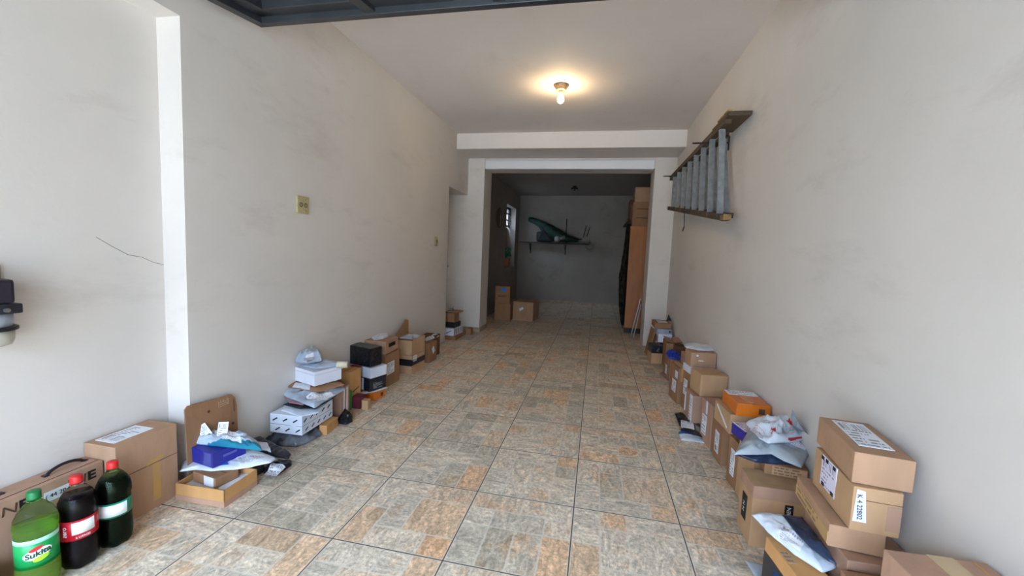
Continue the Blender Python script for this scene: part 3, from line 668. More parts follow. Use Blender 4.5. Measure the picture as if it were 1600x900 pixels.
# low open tray box
def open_box(P, label, m_, inner, wall=.006, flaps=(), name='open_box'):
    x, y, rot, w, d, h, z = P; t = thing(name, label, 'box', (x, y, z), math.radians(rot), where(x, y, 'boxes')); b = bmesh.new()
    add_box(b, -w/2, w/2, -d/2, d/2, 0, wall); add_box(b, -w/2, -w/2+wall, -d/2, d/2, 0, h, bev=.001); add_box(b, w/2-wall, w/2, -d/2, d/2, 0, h, bev=.001)
    add_box(b, -w/2, w/2, -d/2, -d/2+wall, 0, h, bev=.001); add_box(b, -w/2, w/2, d/2-wall, d/2, 0, h, bev=.001)
    obj('carton_body', b, m_, t)
    return t
t = open_box((-1.78, 1.625, 2, .27, .20, .085, 0), 'low open tan box lined with white paper, at the foot of the first left pile', K[4], INNER)
obj('paper_lining', bx(-.125, .125, -.09, .09, .052, .0565), PAPER, t)
slab('tape_line', t, 'near', (.27, .20, .085), .5, .18, .99, .3, K[3], th=.001); slab('tape_line', t, 'right', (.27, .20, .085), .5, .18, .99, .3, K[3], th=.001)
t, D = carton((-1.80, 1.635, -9, .16, .115, .052, .058), 'small brown box with white sticker set inside the low open tray box', K[2], labs=(('paper_sticker', 'near', .72, .5, .42, .96, PAPER),))
pouch([(-1.938, 1.564, 0.112), (-2.018, 1.649, 0.112), (-1.938, 1.735, 0.112), (-1.765, 1.845, 0.112), (-1.589, 1.801, 0.112), (-1.589, 1.753, 0.112), (-1.652, 1.689, 0.112), (-1.709, 1.648, 0.112), (-1.800, 1.609, 0.112), (-1.885, 1.597, 0.112)], 'flat white mailer with blue band, lying under the dark blue box', WHITEM, .022, seed=3,
    labs=(('blue_band', [(-1.816, 1.617), (-1.747, 1.656), (-1.816, 1.703), (-1.882, 1.670)], BLUEM), ('printed_panel', [(-1.695, 1.671), (-1.609, 1.763), (-1.676, 1.793), (-1.773, 1.722)], LAB[3])))
t, D = carton((-1.854, 1.702, -9.3, 0.170, 0.170, 0.076, 0.132), 'dark blue glossy box in the first pile on the left', BLUEB, seam=False,
    labs=(('clear_tape', 'near', .78, .5, .32, .9, mat('tape_on_blue', s(80, 84, 150), .2)), ('small_print', 'right', .5, .55, .4, .16, mat('faint_print', s(96, 96, 170), .5))))
pouch([(-2.045, 1.675, 0.209), (-2.083, 1.734, 0.209), (-2.028, 1.792, 0.209), (-1.779, 1.802, 0.209), (-1.666, 1.759, 0.209), (-1.575, 1.685, 0.209), (-1.661, 1.681, 0.209), (-1.774, 1.668, 0.209), (-1.938, 1.655, 0.209)], 'pale blue and teal mailer bag on top of the dark blue box', SILV2, .042, seed=5, crumple=.6,
    stripe=((.3, -1, .045), TEALM), labs=(('printed_panel', [(-1.842, 1.686), (-1.701, 1.692), (-1.783, 1.749), (-1.917, 1.740)], LAB[3]),))
for (px, lab, rz, xx, yy) in ((0, 'white paper slip leaning left, stuck up from the teal mailer', -.5, -1.905, 1.70), (1, 'white paper slip standing upright, stuck up from the teal mailer', .12, -1.85, 1.715)):
    t = thing('paper_slip', lab, 'paper', (xx, yy, .225)); o = obj('slip_sheet', bmesh.new(), PAPER, t); bpy.data.objects.remove(o)
    bm = bmesh.new(); add_quad_uv(bm, [(-.022, -.001, 0), (.022, -.001, 0), (.022, -.001, .085), (-.022, -.001, .085)])
    q = [bm.verts.new(v.co+Vector((0, .002, 0))) for v in list(bm.verts)]; vv = list(bm.verts)
    for i in range(4): bm.faces.new((vv[i], vv[(i+1) % 4], q[(i+1) % 4], q[i]))
    bm.faces.new(q[::-1]); so = obj('slip_sheet', bm, LAB[0], t); so.rotation_euler = (0, rz, 0); t.rotation_euler = (-.2, 0, .75)
# cardboard sheet standing against the wall
t = thing('cardboard_sheet', 'brown cardboard sheet with rounded corner leaning on left wall behind the first pile', 'cardboard', (-1.93, 1.75, 0), 0)
b = bmesh.new(); prof = [(-.145, 0), (.15, 0), (.15, .33), (.142, .375), (.12, .400), (.095, .408), (.088, .402), (-.13, .424), (-.145, .41)]
lo = [b.verts.new((0, y_, z_)) for y_, z_ in prof]; hi = [b.verts.new((-.006, y_, z_)) for y_, z_ in prof]
b.faces.new(lo); b.faces.new(hi[::-1])
for i in range(len(prof)): b.faces.new((lo[i], lo[(i+1) % len(prof)], hi[(i+1) % len(prof)], hi[i]))
so = obj('sheet', b, K[2], t); t.rotation_euler = (0, -.035, 0)
for (y0, y1, z0, z1, mm) in ((.035, .10, .355, .390, BKPRINT), (.128, .134, .30, .37, INKB)):
    bm = bmesh.new(); add_quad_uv(bm, [(.0012, y0, z0), (.0012, y1, z0), (.0012, y1, z1), (.0012, y0, z1)]); obj('printed_mark', bm, mm, t)
b = bmesh.new()
for (yy, zz) in ((-.02, .355), (.12, .235)): add_tube(b, (0, yy, zz), (0.001, yy, zz), .008, seg=14)
obj('punched_hole', b, INKB, t)
pouch([(-1.970, 2.004, 0.070), (-1.940, 2.052, 0.070), (-1.770, 1.987, 0.070), (-1.610, 1.924, 0.070), (-1.583, 1.872, 0.070), (-1.666, 1.870, 0.070), (-1.766, 1.885, 0.070), (-1.870, 1.933, 0.070)], 'black mailer bag with white sticker, behind the blue box pile by the wall', BLACKM, .03, seed=7, labs=(('paper_sticker', [(-1.794, 1.897), (-1.704, 1.885), (-1.801, 1.960), (-1.864, 1.958)], PAPER),))
pouch([(-1.725, 1.853, 0.000), (-1.699, 1.954, 0.000), (-1.645, 1.970, 0.000), (-1.615, 1.934, 0.000), (-1.614, 1.824, 0.000), (-1.691, 1.816, 0.000)], 'black mailer bag with white label on the floor beside the low open tray', BLACKM, .035, seed=8, labs=(('shipping_label', [(-1.666, 1.794), (-1.592, 1.795), (-1.615, 1.891), (-1.682, 1.865)], LAB[2]),))
pouch([(-1.850, 1.867, 0.000), (-1.793, 1.927, 0.000), (-1.704, 1.839, 0.000), (-1.718, 1.769, 0.000), (-1.779, 1.790, 0.000)], 'crumpled black bag squeezed beside the low open tray box', BLACKM, .06, seed=9)
# ---- second left pile
pouch([(-1.981, 2.136, 0.000), (-1.999, 2.245, 0.000), (-1.851, 2.330, 0.000), (-1.779, 2.415, 0.000), (-1.692, 2.298, 0.000), (-1.710, 2.181, 0.000), (-1.741, 2.119, 0.000), (-1.851, 2.103, 0.000)], 'smoky grey plastic bag at the bottom of the white box pile', SMOKE, .056, seed=11, crumple=.7)
WD = mat('white_wrap_board', s(216, 220, 228), .4, c2=s(196, 202, 214), scale=5, bump=.2, bscale=12)
t, D = carton((-1.826, 2.289, 2.2, 0.220, 0.317, 0.120, 0.075), 'white box printed with rows of short black dashes on the left', WD, name='white_dashed_box', seam=False)
for fc, cols in (('near', 3), ('right', 5)):
    for r_ in (0, 1):
        for k in range(cols): slab('printed_dash', t, fc, D, (k+.5+.25*r_)/cols*.95, .72-.5*r_, .20/cols*3*.8, .07, INK, ang=32)
slab('box_joint', t, 'near', D, .5, .47, .99, .012, SEAM); slab('box_joint', t, 'right', D, .5, .47, .99, .012, SEAM)
pouch([(-1.895, 2.172, 0.196), (-1.942, 2.271, 0.196), (-1.796, 2.418, 0.196), (-1.704, 2.373, 0.196), (-1.648, 2.207, 0.196), (-1.710, 2.125, 0.196)], 'flat white envelope on top of the dashed white box', WHITEM, .014, name='padded_envelope', cat='envelope', seed=12)
pouch([(-1.920, 2.223, 0.212), (-1.919, 2.295, 0.212), (-1.766, 2.514, 0.212), (-1.706, 2.480, 0.212), (-1.684, 2.219, 0.212), (-1.765, 2.193, 0.212)], 'flat black mailer between the white envelope and the silver bag', BLACKM, .016, seed=13)
pouch([(-1.990, 2.310, 0.229), (-1.976, 2.393, 0.229), (-1.812, 2.343, 0.229), (-1.764, 2.215, 0.229), (-1.875, 2.225, 0.229)], 'flat mauve mailer poking out under the silver bag', MAUVE, .014, seed=14)
pouch([(-2.078, 2.365, 0.245), (-2.080, 2.464, 0.245), (-1.727, 2.569, 0.245), (-1.663, 2.519, 0.245), (-1.651, 2.338, 0.245), (-1.641, 2.156, 0.245), (-1.751, 2.198, 0.245), (-1.939, 2.268, 0.245)], 'wide silver mailer bag in the middle of the white box pile', SILVER, .034, seed=15, crumple=.6, labs=(('printed_panel', [(-1.678, 2.199), (-1.633, 2.359), (-1.737, 2.404), (-1.781, 2.260)], LAB[3]),))
pouch([(-2.079, 2.385, 0.288), (-2.061, 2.466, 0.288), (-1.701, 2.530, 0.288), (-1.649, 2.489, 0.288), (-1.723, 2.314, 0.288), (-1.947, 2.318, 0.288)], 'flat brown paper envelope with white label under the plain white box', K[2], .018, name='paper_envelope', cat='envelope', seed=16, crumple=.15, labs=(('address_label', [(-1.929, 2.314), (-1.798, 2.318), (-1.849, 2.397), (-1.960, 2.387)], PAPER),))
t, D = carton((-1.869, 2.479, -18.6, 0.260, 0.208, 0.095, 0.312), 'plain white box near the top of the second left pile', WHITEB, name='white_box', seam=False, labs=(('lid_joint', 'near', .5, .78, .99, .012, mat('lid_gap', s(150, 150, 158), .8)), ('lid_joint', 'right', .5, .78, .99, .012, mat('lid_gap2', s(150, 150, 158), .8))))
pouch([(-2.063, 2.519, 0.408), (-1.945, 2.619, 0.408), (-1.782, 2.587, 0.408), (-1.701, 2.529, 0.408), (-1.810, 2.390, 0.408), (-1.948, 2.421, 0.408)], 'flat silver mailer lying on the plain white box', SILVER, .03, seed=17)
pouch([(-2.032, 2.439, 0.436), (-2.086, 2.568, 0.436), (-2.012, 2.636, 0.436), (-1.912, 2.595, 0.436), (-1.827, 2.480, 0.436), (-1.886, 2.406, 0.436), (-1.965, 2.394, 0.436)], 'plump silver bag with printed sticker crowning the second left pile', SILVER, .085, seed=18, crumple=.28, labs=(('printed_sticker', [(-1.856, 2.338), (-1.821, 2.387), (-1.876, 2.458), (-1.911, 2.407)], PAPER),))
t = thing('paper_roll', 'short cream paper roll lying on the plain white box', 'paper roll', (-1.674, 2.488, 0.408), .3)
b = tube((-.035, 0, .024), (.035, 0, .024), .023, seg=20); obj('roll_body', b, CREAM, t, True); obj('roll_core', tube((-.036, 0, .024), (.036, 0, .024), .009), INNER, t)
t, D = carton((-1.708, 2.392, 7.9, 0.052, 0.150, 0.065, 0.000), 'small golden tan box standing on floor in front of the dashed box', K[4], seam=False)
t, D = carton((-1.806, 2.633, 0.0, 0.120, 0.100, 0.224, 0.000), 'upright pinkish carton with white strips behind the dashed white box', K[3], seam=False, labs=(('paper_strip', 'right', .35, .5, .12, .9, PAPER), ('paper_strip', 'right', .7, .5, .12, .9, PAPER)))
t, D = carton((-1.859, 2.850, 0.0, 0.120, 0.145, 0.281, 0.000), 'tall plain brown carton between the white box pile and the maroon box', K[4], labs=(('tape_mark', 'right', .5, .45, .6, .03, INKB, 10),), seam=True)
t, D = carton((-1.862, 2.948, 0, .08, .04, .285, 0), 'tall maroon box squeezed in beside the plain brown carton', MAROON, name='maroon_box', seam=False)
t, D = carton((-1.752, 2.82, 4, .07, .08, .095, 0), 'small dark red box on the floor by the tan block', MAROON, name='red_box', seam=False, labs=(('printed_panel', 'right', .5, .5, .8, .8, mat('red_print_panel', s(140, 34, 44), .5, c2=s(90, 24, 34), scale=60)),))
t, D = carton((-1.80, 2.735, 0, .05, .06, .15, 0), 'narrow green box standing between the cartons', GREENB, name='green_box', seam=False)
t, D = carton((-1.677, 2.80, 4, .05, .05, .075, 0), 'little tan box at the foot of the orange box', K[1], seam=False, name='small_box')
pouch([(-1.748, 2.549, 0.000), (-1.773, 2.663, 0.000), (-1.696, 2.650, 0.000), (-1.632, 2.550, 0.000), (-1.647, 2.489, 0.000), (-1.700, 2.495, 0.000)], 'small crumpled black bag on the floor beside the golden tan box', BLACKM, .05, seed=21, crumple=.8)
# ---- third left pile
t, D = carton((-1.783, 3.047, -10.0, 0.180, 0.140, 0.062, 0.000), 'orange box at the bottom of the third left pile', ORANGE, name='orange_box', seam=False, labs=(('dark_print', 'right', .7, .5, .2, .5, INKB),))
pouch([(-1.839, 2.933, 0.064), (-1.747, 3.029, 0.064), (-1.701, 3.147, 0.064), (-1.670, 3.123, 0.064), (-1.718, 2.989, 0.064), (-1.784, 2.919, 0.064)], 'thin white paper sheet sandwiched above the orange box', PAPER, .006, name='paper_sheet', cat='paper', seed=22, crumple=.1)
t, D = carton((-1.795, 3.07, -20, .17, .17, .105, .072), 'black box with white side label in the third left pile', TAPE_K, name='black_box', seam=False, labs=(('shipping_label', 'near', .38, .5, .36, .92, LAB[3]), ('dark_print', 'right', .5, .4, .7, .5, DKLAB)))
t, D = carton((-1.80, 3.08, -18, .18, .17, .085, .179), 'white wrapped parcel between two black boxes', WD, name='white_parcel', seam=False, labs=(('wrap_crease', 'near', .5, .5, .02, .95, PAPER),))
t, D = carton((-1.865, 3.085, -14, .25, .13, .155, .266), 'large box wrapped in shiny black plastic atop the third left pile', mat('black_stretch_wrap', s(14, 14, 18), .22, c2=s(26, 28, 34), scale=9, bump=1.6, bscale=26), name='black_wrapped_box', seam=False)
t, D = carton((-1.892, 3.400, 0.0, 0.240, 0.258, 0.300, 0.000), 'large brown carton with side label behind the black wrapped box', K[2], labs=(('shipping_label', 'right', .35, .55, .5, .36, LAB[0]),), seam=False)
t, D = carton((-1.89, 3.39, 2, .22, .25, .115, .305), 'brown box with dark hand hole and papers on it, atop the large brown carton', K[0], labs=(('dark_print', 'right', .5, .6, .5, .3, INK), ('dark_print', 'near', .55, .5, .12, .4, INK)), seam=False)
pouch([(-1.965, 3.351, 0.424), (-2.015, 3.550, 0.424), (-1.949, 3.613, 0.424), (-1.852, 3.459, 0.424), (-1.845, 3.342, 0.424), (-1.885, 3.268, 0.424)], 'white papers in a clear sleeve on the brown box by the left wall', PAPER, .012, name='paper_bundle', cat='paper', seed=23, crumple=.2, labs=(('printed_sheet', [(-1.906, 3.316), (-1.845, 3.341), (-1.907, 3.500), (-1.960, 3.477)], LAB[3]),))
# ---- fourth left pile
P4 = (-1.826, 3.860, -4.0, 0.200, 0.270, 0.185, 0.000)
x, y, r_, w_, d_, h_, z_ = P4
t, D = carton(P4, 'brown box wound with black tape and carrying a white label', K[1], seam=False, labs=(('black_tape', 'near', .5, .62, 1.0, .36, TAPE_K), ('black_tape', 'right', .5, .62, 1.0, .30, TAPE_K), ('shipping_label', 'right', .22, .82, .26, .34, LAB[0])))
t = open_box((x, y, r_, w_, d_, .165, h_+.002), 'open brown box with raised lid flap on top of the black taped box', K[1], INNER)
b = bmesh.new(); q = [(-w_/2, -d_/2, .165), (-w_/2, d_/2, .165), (-w_/2-.02, d_/2+.03, .30), (-w_/2-.02, d_/2-.03, .315), (-w_/2-.015, d_/2-.10, .27)]
lo = [b.verts.new(v) for v in q]; hi = [b.verts.new((v[0]+.005, v[1], v[2])) for v in q]; b.faces.new(lo[::-1]); b.faces.new(hi)
for i in range(5): b.faces.new((lo[i], lo[(i+1) % 5], hi[(i+1) % 5], hi[i]))
obj('lid_flap', b, K[2], t)
obj('rim_strip', bx(-w_/2-.001, w_/2+.001, -d_/2-.001, -d_/2+.006, .152, .166), K[5], t)
pouch([(x-.075, y-.11, .335), (x+.075, y-.11, .335), (x+.08, y+.10, .335), (x-.07, y+.11, .335)], 'grey mailer lying inside the open lidded box', SILVER, .03, seed=24)
t, D = carton((-1.843, 4.261, 0.0, 0.220, 0.200, 0.215, 0.000), 'brown box with small tilted white sticker behind the black taped box', K[2], labs=(('paper_sticker', 'right', .5, .6, .3, .34, PAPER, 30),), seam=False)
pouch([(-1.864, 4.292, 0.217), (-1.866, 4.479, 0.217), (-1.854, 4.730, 0.217), (-1.784, 4.553, 0.217), (-1.799, 4.356, 0.217), (-1.812, 4.243, 0.217)], 'crumpled white papers on the box beyond the open lidded box', WHITEM, .03, name='paper_bundle', cat='paper', seed=25, crumple=.7)
t, D = carton((-1.875, 4.52, 0, .17, .16, .245, 0), 'plain dark brown box at the back of the fourth left pile', K[5])
# ---- doorway pile
t, D = carton((-1.955, 5.60, 0, .20, .48, .048, 0), 'flat brown box at the bottom of the doorway pile', K[2])
t, D = carton((-1.962, 5.57, -4, .15, .34, .105, .05), 'white box with dark hatch marks in the doorway pile', WHITEB, name='white_hatched_box', seam=False)
for k in range(5): slab('printed_dash', t, 'right', D, .12+.19*k, .5, .035, .7, INK, ang=-8)
slab('printed_dash', t, 'near', D, .5, .5, .6, .08, INK, ang=28)
t, D = carton((-1.968, 5.56, -4, .14, .22, .075, .157), 'black box in the middle of the doorway pile', TAPE_K, name='black_box', seam=False)
t, D = carton((-1.972, 5.53, -6, .135, .15, .13, .234), 'brown upright box near the top of the doorway pile', K[2])
t = thing('box_lid', 'flat overhanging brown lid on the doorway pile', 'box lid', (-1.955, 5.54, .366)); obj('lid_board', bx(-.085, .10, -.10, .12, 0, .022, bev=.003), K[3], t); obj('lid_rim', bx(-.087, .102, -.102, -.099, -.002, .014), K[5], t)
t = thing('crumpled_wrapper', 'small crumpled dark wrapper atop the doorway pile', 'wrapper', (-1.975, 5.50, .389))
bm = bmesh.new(); bmesh.ops.create_icosphere(bm, subdivisions=3, radius=.03)
for v in bm.verts: v.co *= 1+.5*noise.noise(v.co*60); v.co.z = v.co.z*.7+.018
obj('wrapper_ball', bm, SMOKE, t); obj('wrapper_tail', tube((.01, 0, .035), (.03, .0, .075), .004, .001), SMOKE, t)
t, D = carton((-1.80, 5.84, 0, .06, .10, .10, 0), 'small brown box on the floor against the left pillar', K[2], name='small_box')

# ---------------- back room ----------------
t, D = carton((-1.64, 7.45, 2, .29, .37, .32, 0), 'lower of the two stacked cartons with blue print in back room', K[2])
t, D = carton((-1.665, 7.45, 6, .27, .35, .31, .322), 'upper of the two stacked cartons with blue print in back room', K[2], labs=(('blue_print', 'near', .55, .8, .4, .22, BLUEI), ('dark_print', 'near', .5, .42, .6, .04, INK, 5)))
t, D = carton((-1.26, 7.64, -6, .39, .44, .35, 0), 'wide carton with small white sticker on the back room floor', K[0], labs=(('paper_sticker', 'near', .42, .62, .22, .12, PAPER, 35),))
DKC = mat('aged_brown_cream', s(128, 108, 86), .7)
# round plate on the wall
t = thing('wall_plate', 'round brown decorative plate hung on the back room left wall', 'plate', (XLB, 8.27, 1.945))
b = lathe([(0, .004), (.05, .004), (.10, .012), (.15, .024), (.20, .034), (.205, .03), (.16, .012), (.10, 0), (0, 0)], 36)
o = obj('plate_disc', b, mat('brown_glaze', s(70, 46, 34), .5, c2=s(96, 70, 52), scale=20), t, True); o.rotation_euler = (0, R90, 0)
o = obj('plate_centre', lathe([(0, .007), (.06, .007), (.065, .004)], 30), DKC, t, True); o.rotation_euler = (0, R90, 0)
o = obj('plate_rim', lathe([(.165, .029), (.18, .034), (.184, .031)], 36), DKC, t, True); o.rotation_euler = (0, R90, 0)
# niche shelf with potted plant
t = thing('potted_plant', 'green leafy plant in a square terracotta pot on the window ledge', 'potted plant', (-2.13, 9.62, .902))
b = bmesh.new(); bmesh.ops.create_cone(b, cap_ends=True, segments=4, radius1=.10, radius2=.125, depth=.2, matrix=Matrix.Translation((0, 0, .1)) @ Matrix.Rotation(math.pi/4, 4, 'Z')); obj('pot', b, TERRA, t)
obj('soil', bx(-.07, .07, -.07, .07, .185, .203), DARKW, t)
rnd = random.Random(3); b = bmesh.new()
for k in range(170):
    a, e = rnd.random()*6.28, rnd.random(); r0 = .17*math.sqrt(rnd.random()); z0 = .25+.20*e
    p0 = Vector((r0*math.cos(a)*.35+.02, r0*math.sin(a)*1.1, z0)); dv = Vector((math.cos(a), math.sin(a), rnd.uniform(-.3, .8))).normalized(); u = dv.cross(Vector((rnd.random(), rnd.random(), 1))).normalized()
    l, w0 = .06, .022
    f = [b.verts.new(p0), b.verts.new(p0+dv*l*.5+u*w0), b.verts.new(p0+dv*l), b.verts.new(p0+dv*l*.5-u*w0)]; b.faces.new(f)
obj('foliage', b, LEAF, t)
b = bmesh.new()
for k in range(9): a = k*.7; add_tube(b, (0, 0, .2), (.03*math.cos(a), .12*math.sin(a), .36), .004, seg=6)
obj('stem', b, LEAF, t)
# shelf on back wall
def bw(x): return 10.592-(x+2.03)*.0877
t = thing('wall_shelf', 'dark wooden shelf on thin brackets on the far back wall', 'shelf', (-1.07, bw(-1.07), 1.53), math.atan2(-.32, 3.65))
obj('shelf_board', bx(-.86, .86, -.30, 0, -.02, .012, bev=.003), DARKW, t)
for x in (-.62, .28):
    b = bmesh.new(); add_box(b, x-.012, x+.012, -.012, 0, -.28, -.02); add_box(b, x-.012, x+.012, -.26, 0, -.03, -.02); add_tube(b, (x, -.006, -.25), (x, -.20, -.03), .006); obj('shelf_bracket', b, DKMETAL, t)
t = thing('folded_chair', 'dark folded beach chair in green cloth lying on the back wall shelf', 'folded chair', (-1.07, 10.30, 1.545), math.atan2(-.32, 3.65))
# long rolled green cloth rising to upper left
b = bmesh.new(); path = [(-.68, .56, .05), (-.58, .53, .07), (-.40, .46, .085), (-.26, .36, .15), (-.08, .25, .18), (.12, .16, .14), (.36, .10, .08), (.60, .07, .045)]
pr = None; rings = []
for (x, z, r) in path:
    rings.append([b.verts.new((x+r*.3*math.cos(a)*.2, r*.8*math.sin(a), z+r*math.cos(a)*(1+.2*math.sin(3*a+x*9)))) for a in [2*math.pi*i/14 for i in range(14)]])
for A, B in zip(rings, rings[1:]):
    for i in range(14): b.faces.new((A[i], A[(i+1) % 14], B[(i+1) % 14], B[i]))
b.faces.new(rings[0]); b.faces.new(rings[-1]); obj('cloth_cover', b, GREENT, t, True)
b = bmesh.new(); 
add_box(b, -.45, -.02, -.09, .07, 0.005, .26, bev=.06); obj('seat_bundle', b, mat('black_cloth', s(26, 28, 30), .8, c2=s(40, 44, 44), scale=12, bump=.5), t)
for (a, c) in (((-.40, -.11, .0), (-.20, -.11, .44)), ((-.05, -.11, .02), (-.34, -.11, .40)), ((-.1, -.11, .30), (.62, -.11, .06)), ((.1, -.11, .02), (.70, -.11, .10))): obj('chair_tube', tube(a, c, .013), DKMETAL, t)
t = thing('hand_pump', 'pale round pump head lying on the shelf beside the folded chair', 'pump', (-.95, 10.14, 1.545))
bm = bmesh.new(); bmesh.ops.create_uvsphere(bm, u_segments=20, v_segments=12, radius=.075, matrix=Matrix.Translation((-.03, 0, .08)) @ Matrix.Scale(.8, 4, (0, 1, 0))); obj('pump_head', bm, mat('pale_grey_plastic', s(150, 150, 144), .5, c2=s(120, 120, 116), scale=30), t, True)
b = bmesh.new(); add_tube(b, (.03, 0, .09), (.16, 0, .13), .035, .05, seg=16); obj('pump_nozzle', b, mat('grey_nozzle', s(120, 122, 118), .5), t, True)
t = thing('pole_stand', 'thin upright black rod standing on the shelf', 'rod', (-.79, 10.43, 1.545)); obj('rod_shaft', tube((0, 0, 0), (0, 0, .60), .012), DKMETAL, t); obj('rod_foot', bx(-.05, .05, -.04, .04, 0, .012, bev=.003), DKMETAL, t)
for k, (x, z0, z1, lab) in enumerate(((-.33, 1.70, 1.99, 'left one of two thin dark hooks on the back wall right of shelf'), (-.245, 1.72, 1.96, 'right one of two thin dark hooks on the back wall right of shelf'))):
    b = tube((x-.03, bw(x)-.02, z0), (x+.03, bw(x)-.02, z1), .011); add_tube(b, (x-.03, bw(x)-.02, z0), (x-.03, bw(x), z0), .008); tag(obj('wall_hook', b, DKMETAL), lab, 'hook')
t = thing('coiled_cable', 'small coil of grey cable hanging at the right end of the shelf', 'cable', (-.20, bw(-.2)-.03, 1.47))
b = bmesh.new()
for q in range(3):
    for k in range(20):
        a, a2 = 2*math.pi*k/20, 2*math.pi*(k+1)/20; R_ = .055+.012*q
        add_tube(b, (R_*1.3*math.cos(a)+.01*q, -.004*q, R_*math.sin(a)), (R_*1.3*math.cos(a2)+.01*q, -.004*q, R_*math.sin(a2)), .005, seg=6)
obj('cable_loop', b, mat('grey_cable', s(110, 108, 104), .5), t); obj('cable_tie', tube((0, .01, .07), (0, .01, .16), .008), DKMETAL, t)
# back right: cabinet, leaning board, boxes and cloth
t = thing('storage_cabinet', 'dark brown cabinet behind the leaning orange board', 'cabinet', (.79, 7.55, 0))
obj('cabinet_body', bx(-.25, .25, -.42, .5, .06, 1.76, bev=.004), DARKW, t)
obj('cabinet_door', bx(-.262, -.25, -.40, .03, .09, 1.73, bev=.003), DARKW, t); obj('cabinet_door', bx(-.262, -.25, .05, .48, .09, 1.73, bev=.003), DARKW, t)
obj('plinth', bx(-.24, .24, -.40, .48, 0, .06), INK, t)
t = thing('plywood_board', 'tall orange plywood board leaning upright behind the right pillar', 'board', (.655, 7.0, 0))
obj('board_sheet', bx(-.145, .20, 0, .022, .085, 1.765, bev=.002), PLY, t); obj('board_foot', bx(-.145, .20, -.01, .03, 0, .085, bev=.003), DARKW, t)
t.rotation_euler = (-.035, .0, 0)
t = thing('camouflage_cloth', 'dark camouflage cloth hanging over the cabinet side by the orange board', 'cloth', (.512, 7.1, 0))
CAMO = mat('camouflage_pattern', s(28, 28, 26), .9, c2=s(84, 80, 68), scale=9, detail=3, lo=.45, hi=.6)
b = bmesh.new(); g = []
for j in range(25):
    row = []
    for i in range(25):
        y_ = -.02+.86*i/24; z_ = .05+1.78*j/24; bulge = .07*math.sin(math.pi*min(1, j/20))*(.6+.4*math.sin(i*.9))
        row.append(b.verts.new((-.015-bulge-.02*noise.noise(Vector((y_*5, z_*5, 0))), y_, z_)))
    g.append(row)
for j in range(24):
    for i in range(24): b.faces.new((g[j][i], g[j][i+1], g[j+1][i+1], g[j+1][i]))
r = bmesh.ops.solidify(b, geom=b.faces[:], thickness=.006); obj('cloth_sheet', b, CAMO, t, True)
obj('top_hem', bx(-.07, .005, -.02, .84, 1.80, 1.835, bev=.008), CAMO, t)
t, D = carton((.755, 7.32, 0, .44, .40, .40, 1.765), 'large lined brown carton on top of the cabinet', K[2], labs=(('printed_line', 'near', .4, .72, .5, .03, INKB), ('printed_line', 'near', .4, .35, .5, .03, INKB)), tape=(TAPE_C, .05))
t, D = carton((.765, 7.32, 0, .42, .38, .235, 2.17), 'smaller plain carton on the very top of the cabinet stack', K[0], tape=(TAPE_C, .05))
t, D = carton((.69, 7.80, 0, .34, .38, .50, 1.765), 'dark carton behind the two cartons on the cabinet', K[5])
for k, (a, c, lab) in enumerate((((.585, 6.60, 0), (.70, 6.62, .62), 'left one of two thin metal poles leaning against right pillar'), ((.62, 6.53, 0), (.707, 6.55, .55), 'right one of two thin metal poles leaning against right pillar'))):
    b = tube(a, c, .009); add_tube(b, a, (a[0], a[1], .02), .016); tag(obj('leaning_pole', b, STEEL), lab, 'pole')

# ---------------- right row of parcels, from the pillar towards the gate ----------------
for k, (x, y, h, rz, mm, lab) in enumerate(((.70, 5.50, .36, .1, K[2], 'taller cardboard sheet leaning on the right pillar'), (.735, 5.40, .30, -.1, K[5], 'shorter dark cardboard sheet leaning beside the black box at right pillar'))):
    t = thing('cardboard_sheet', lab, 'cardboard', (x, y, .003), rz); obj('sheet', bx(-.004, .004, -.10, .10, 0, h, bev=.001), mm, t); obj('folded_edge', bx(-.001, .012, -.104, -.098, 0, h*.96), mm, t); t.rotation_euler = (0, .17, rz)
t, D = carton((.755, 5.155, 8, .13, .18, .125, 0), 'small tan box at the bottom of the pile by the right pillar', K[1])
t, D = carton((.755, 5.165, 8, .125, .17, .09, .127), 'small black printed box on the tan box by the right pillar', TAPE_K, name='black_box', seam=False, labs=(('light_print', 'near', .6, .5, .3, .6, DKLAB),))
t, D = carton((.915, 5.37, 3, .155, .22, .218, 0), 'brown box carrying the white boxes beside the right pillar', K[5])
t, D = carton((.875, 5.375, 4, .165, .18, .105, .22), 'white box with curved line print by the right pillar', WHITEB, name='white_box', seam=False, labs=(('curved_line', 'near', .62, .35, .5, .04, INK, 25),))
t, D = carton((.865, 5.385, 4, .165, .18, .058, .327), 'flat grey-white parcel on the curved line white box', SILVER, name='grey_parcel', seam=False, labs=(('dark_print', 'near', .88, .5, .12, .5, INK),))
t, D = carton((.85, 5.47, 0, .19, .30, .065, .388), 'brown box with white papers on it atop the right pillar pile', K[2], labs=(('printed_sheet', 'top', .55, .5, .6, .6, LAB[3]),))
t = thing('crumpled_wrapper', 'short dark cone-shaped wrap standing in the corner by right pillar', 'wrap', (.965, 5.60, .455)); obj('wrap_cone', tube((0, 0, 0), (-.01, 0, .075), .028, .004, seg=14), BLACKM, t); obj('wrap_base', tube((0, 0, 0), (0, 0, .012), .03), BLACKM, t)
t, D = carton((.915, 5.0, -2, .165, .30, .30, 0), 'brown box with open drooping flaps near the right pillar', K[2], seam=False)
for sx_, rr_ in ((-1, .5), (1, -.4)): obj('top_flap', bx(-.04, .04, -.145, .145, -.002, .002), K[3], t, loc=(sx_*.045, 0, .318), rot=(0, rr_*.5, 0))
t, D = carton((.945, 4.72, 0, .10, .16, .315, 0), 'dark narrow box with black lid end against right wall', K[5], labs=(('black_patch', 'top', .6, .3, .7, .5, INK),))
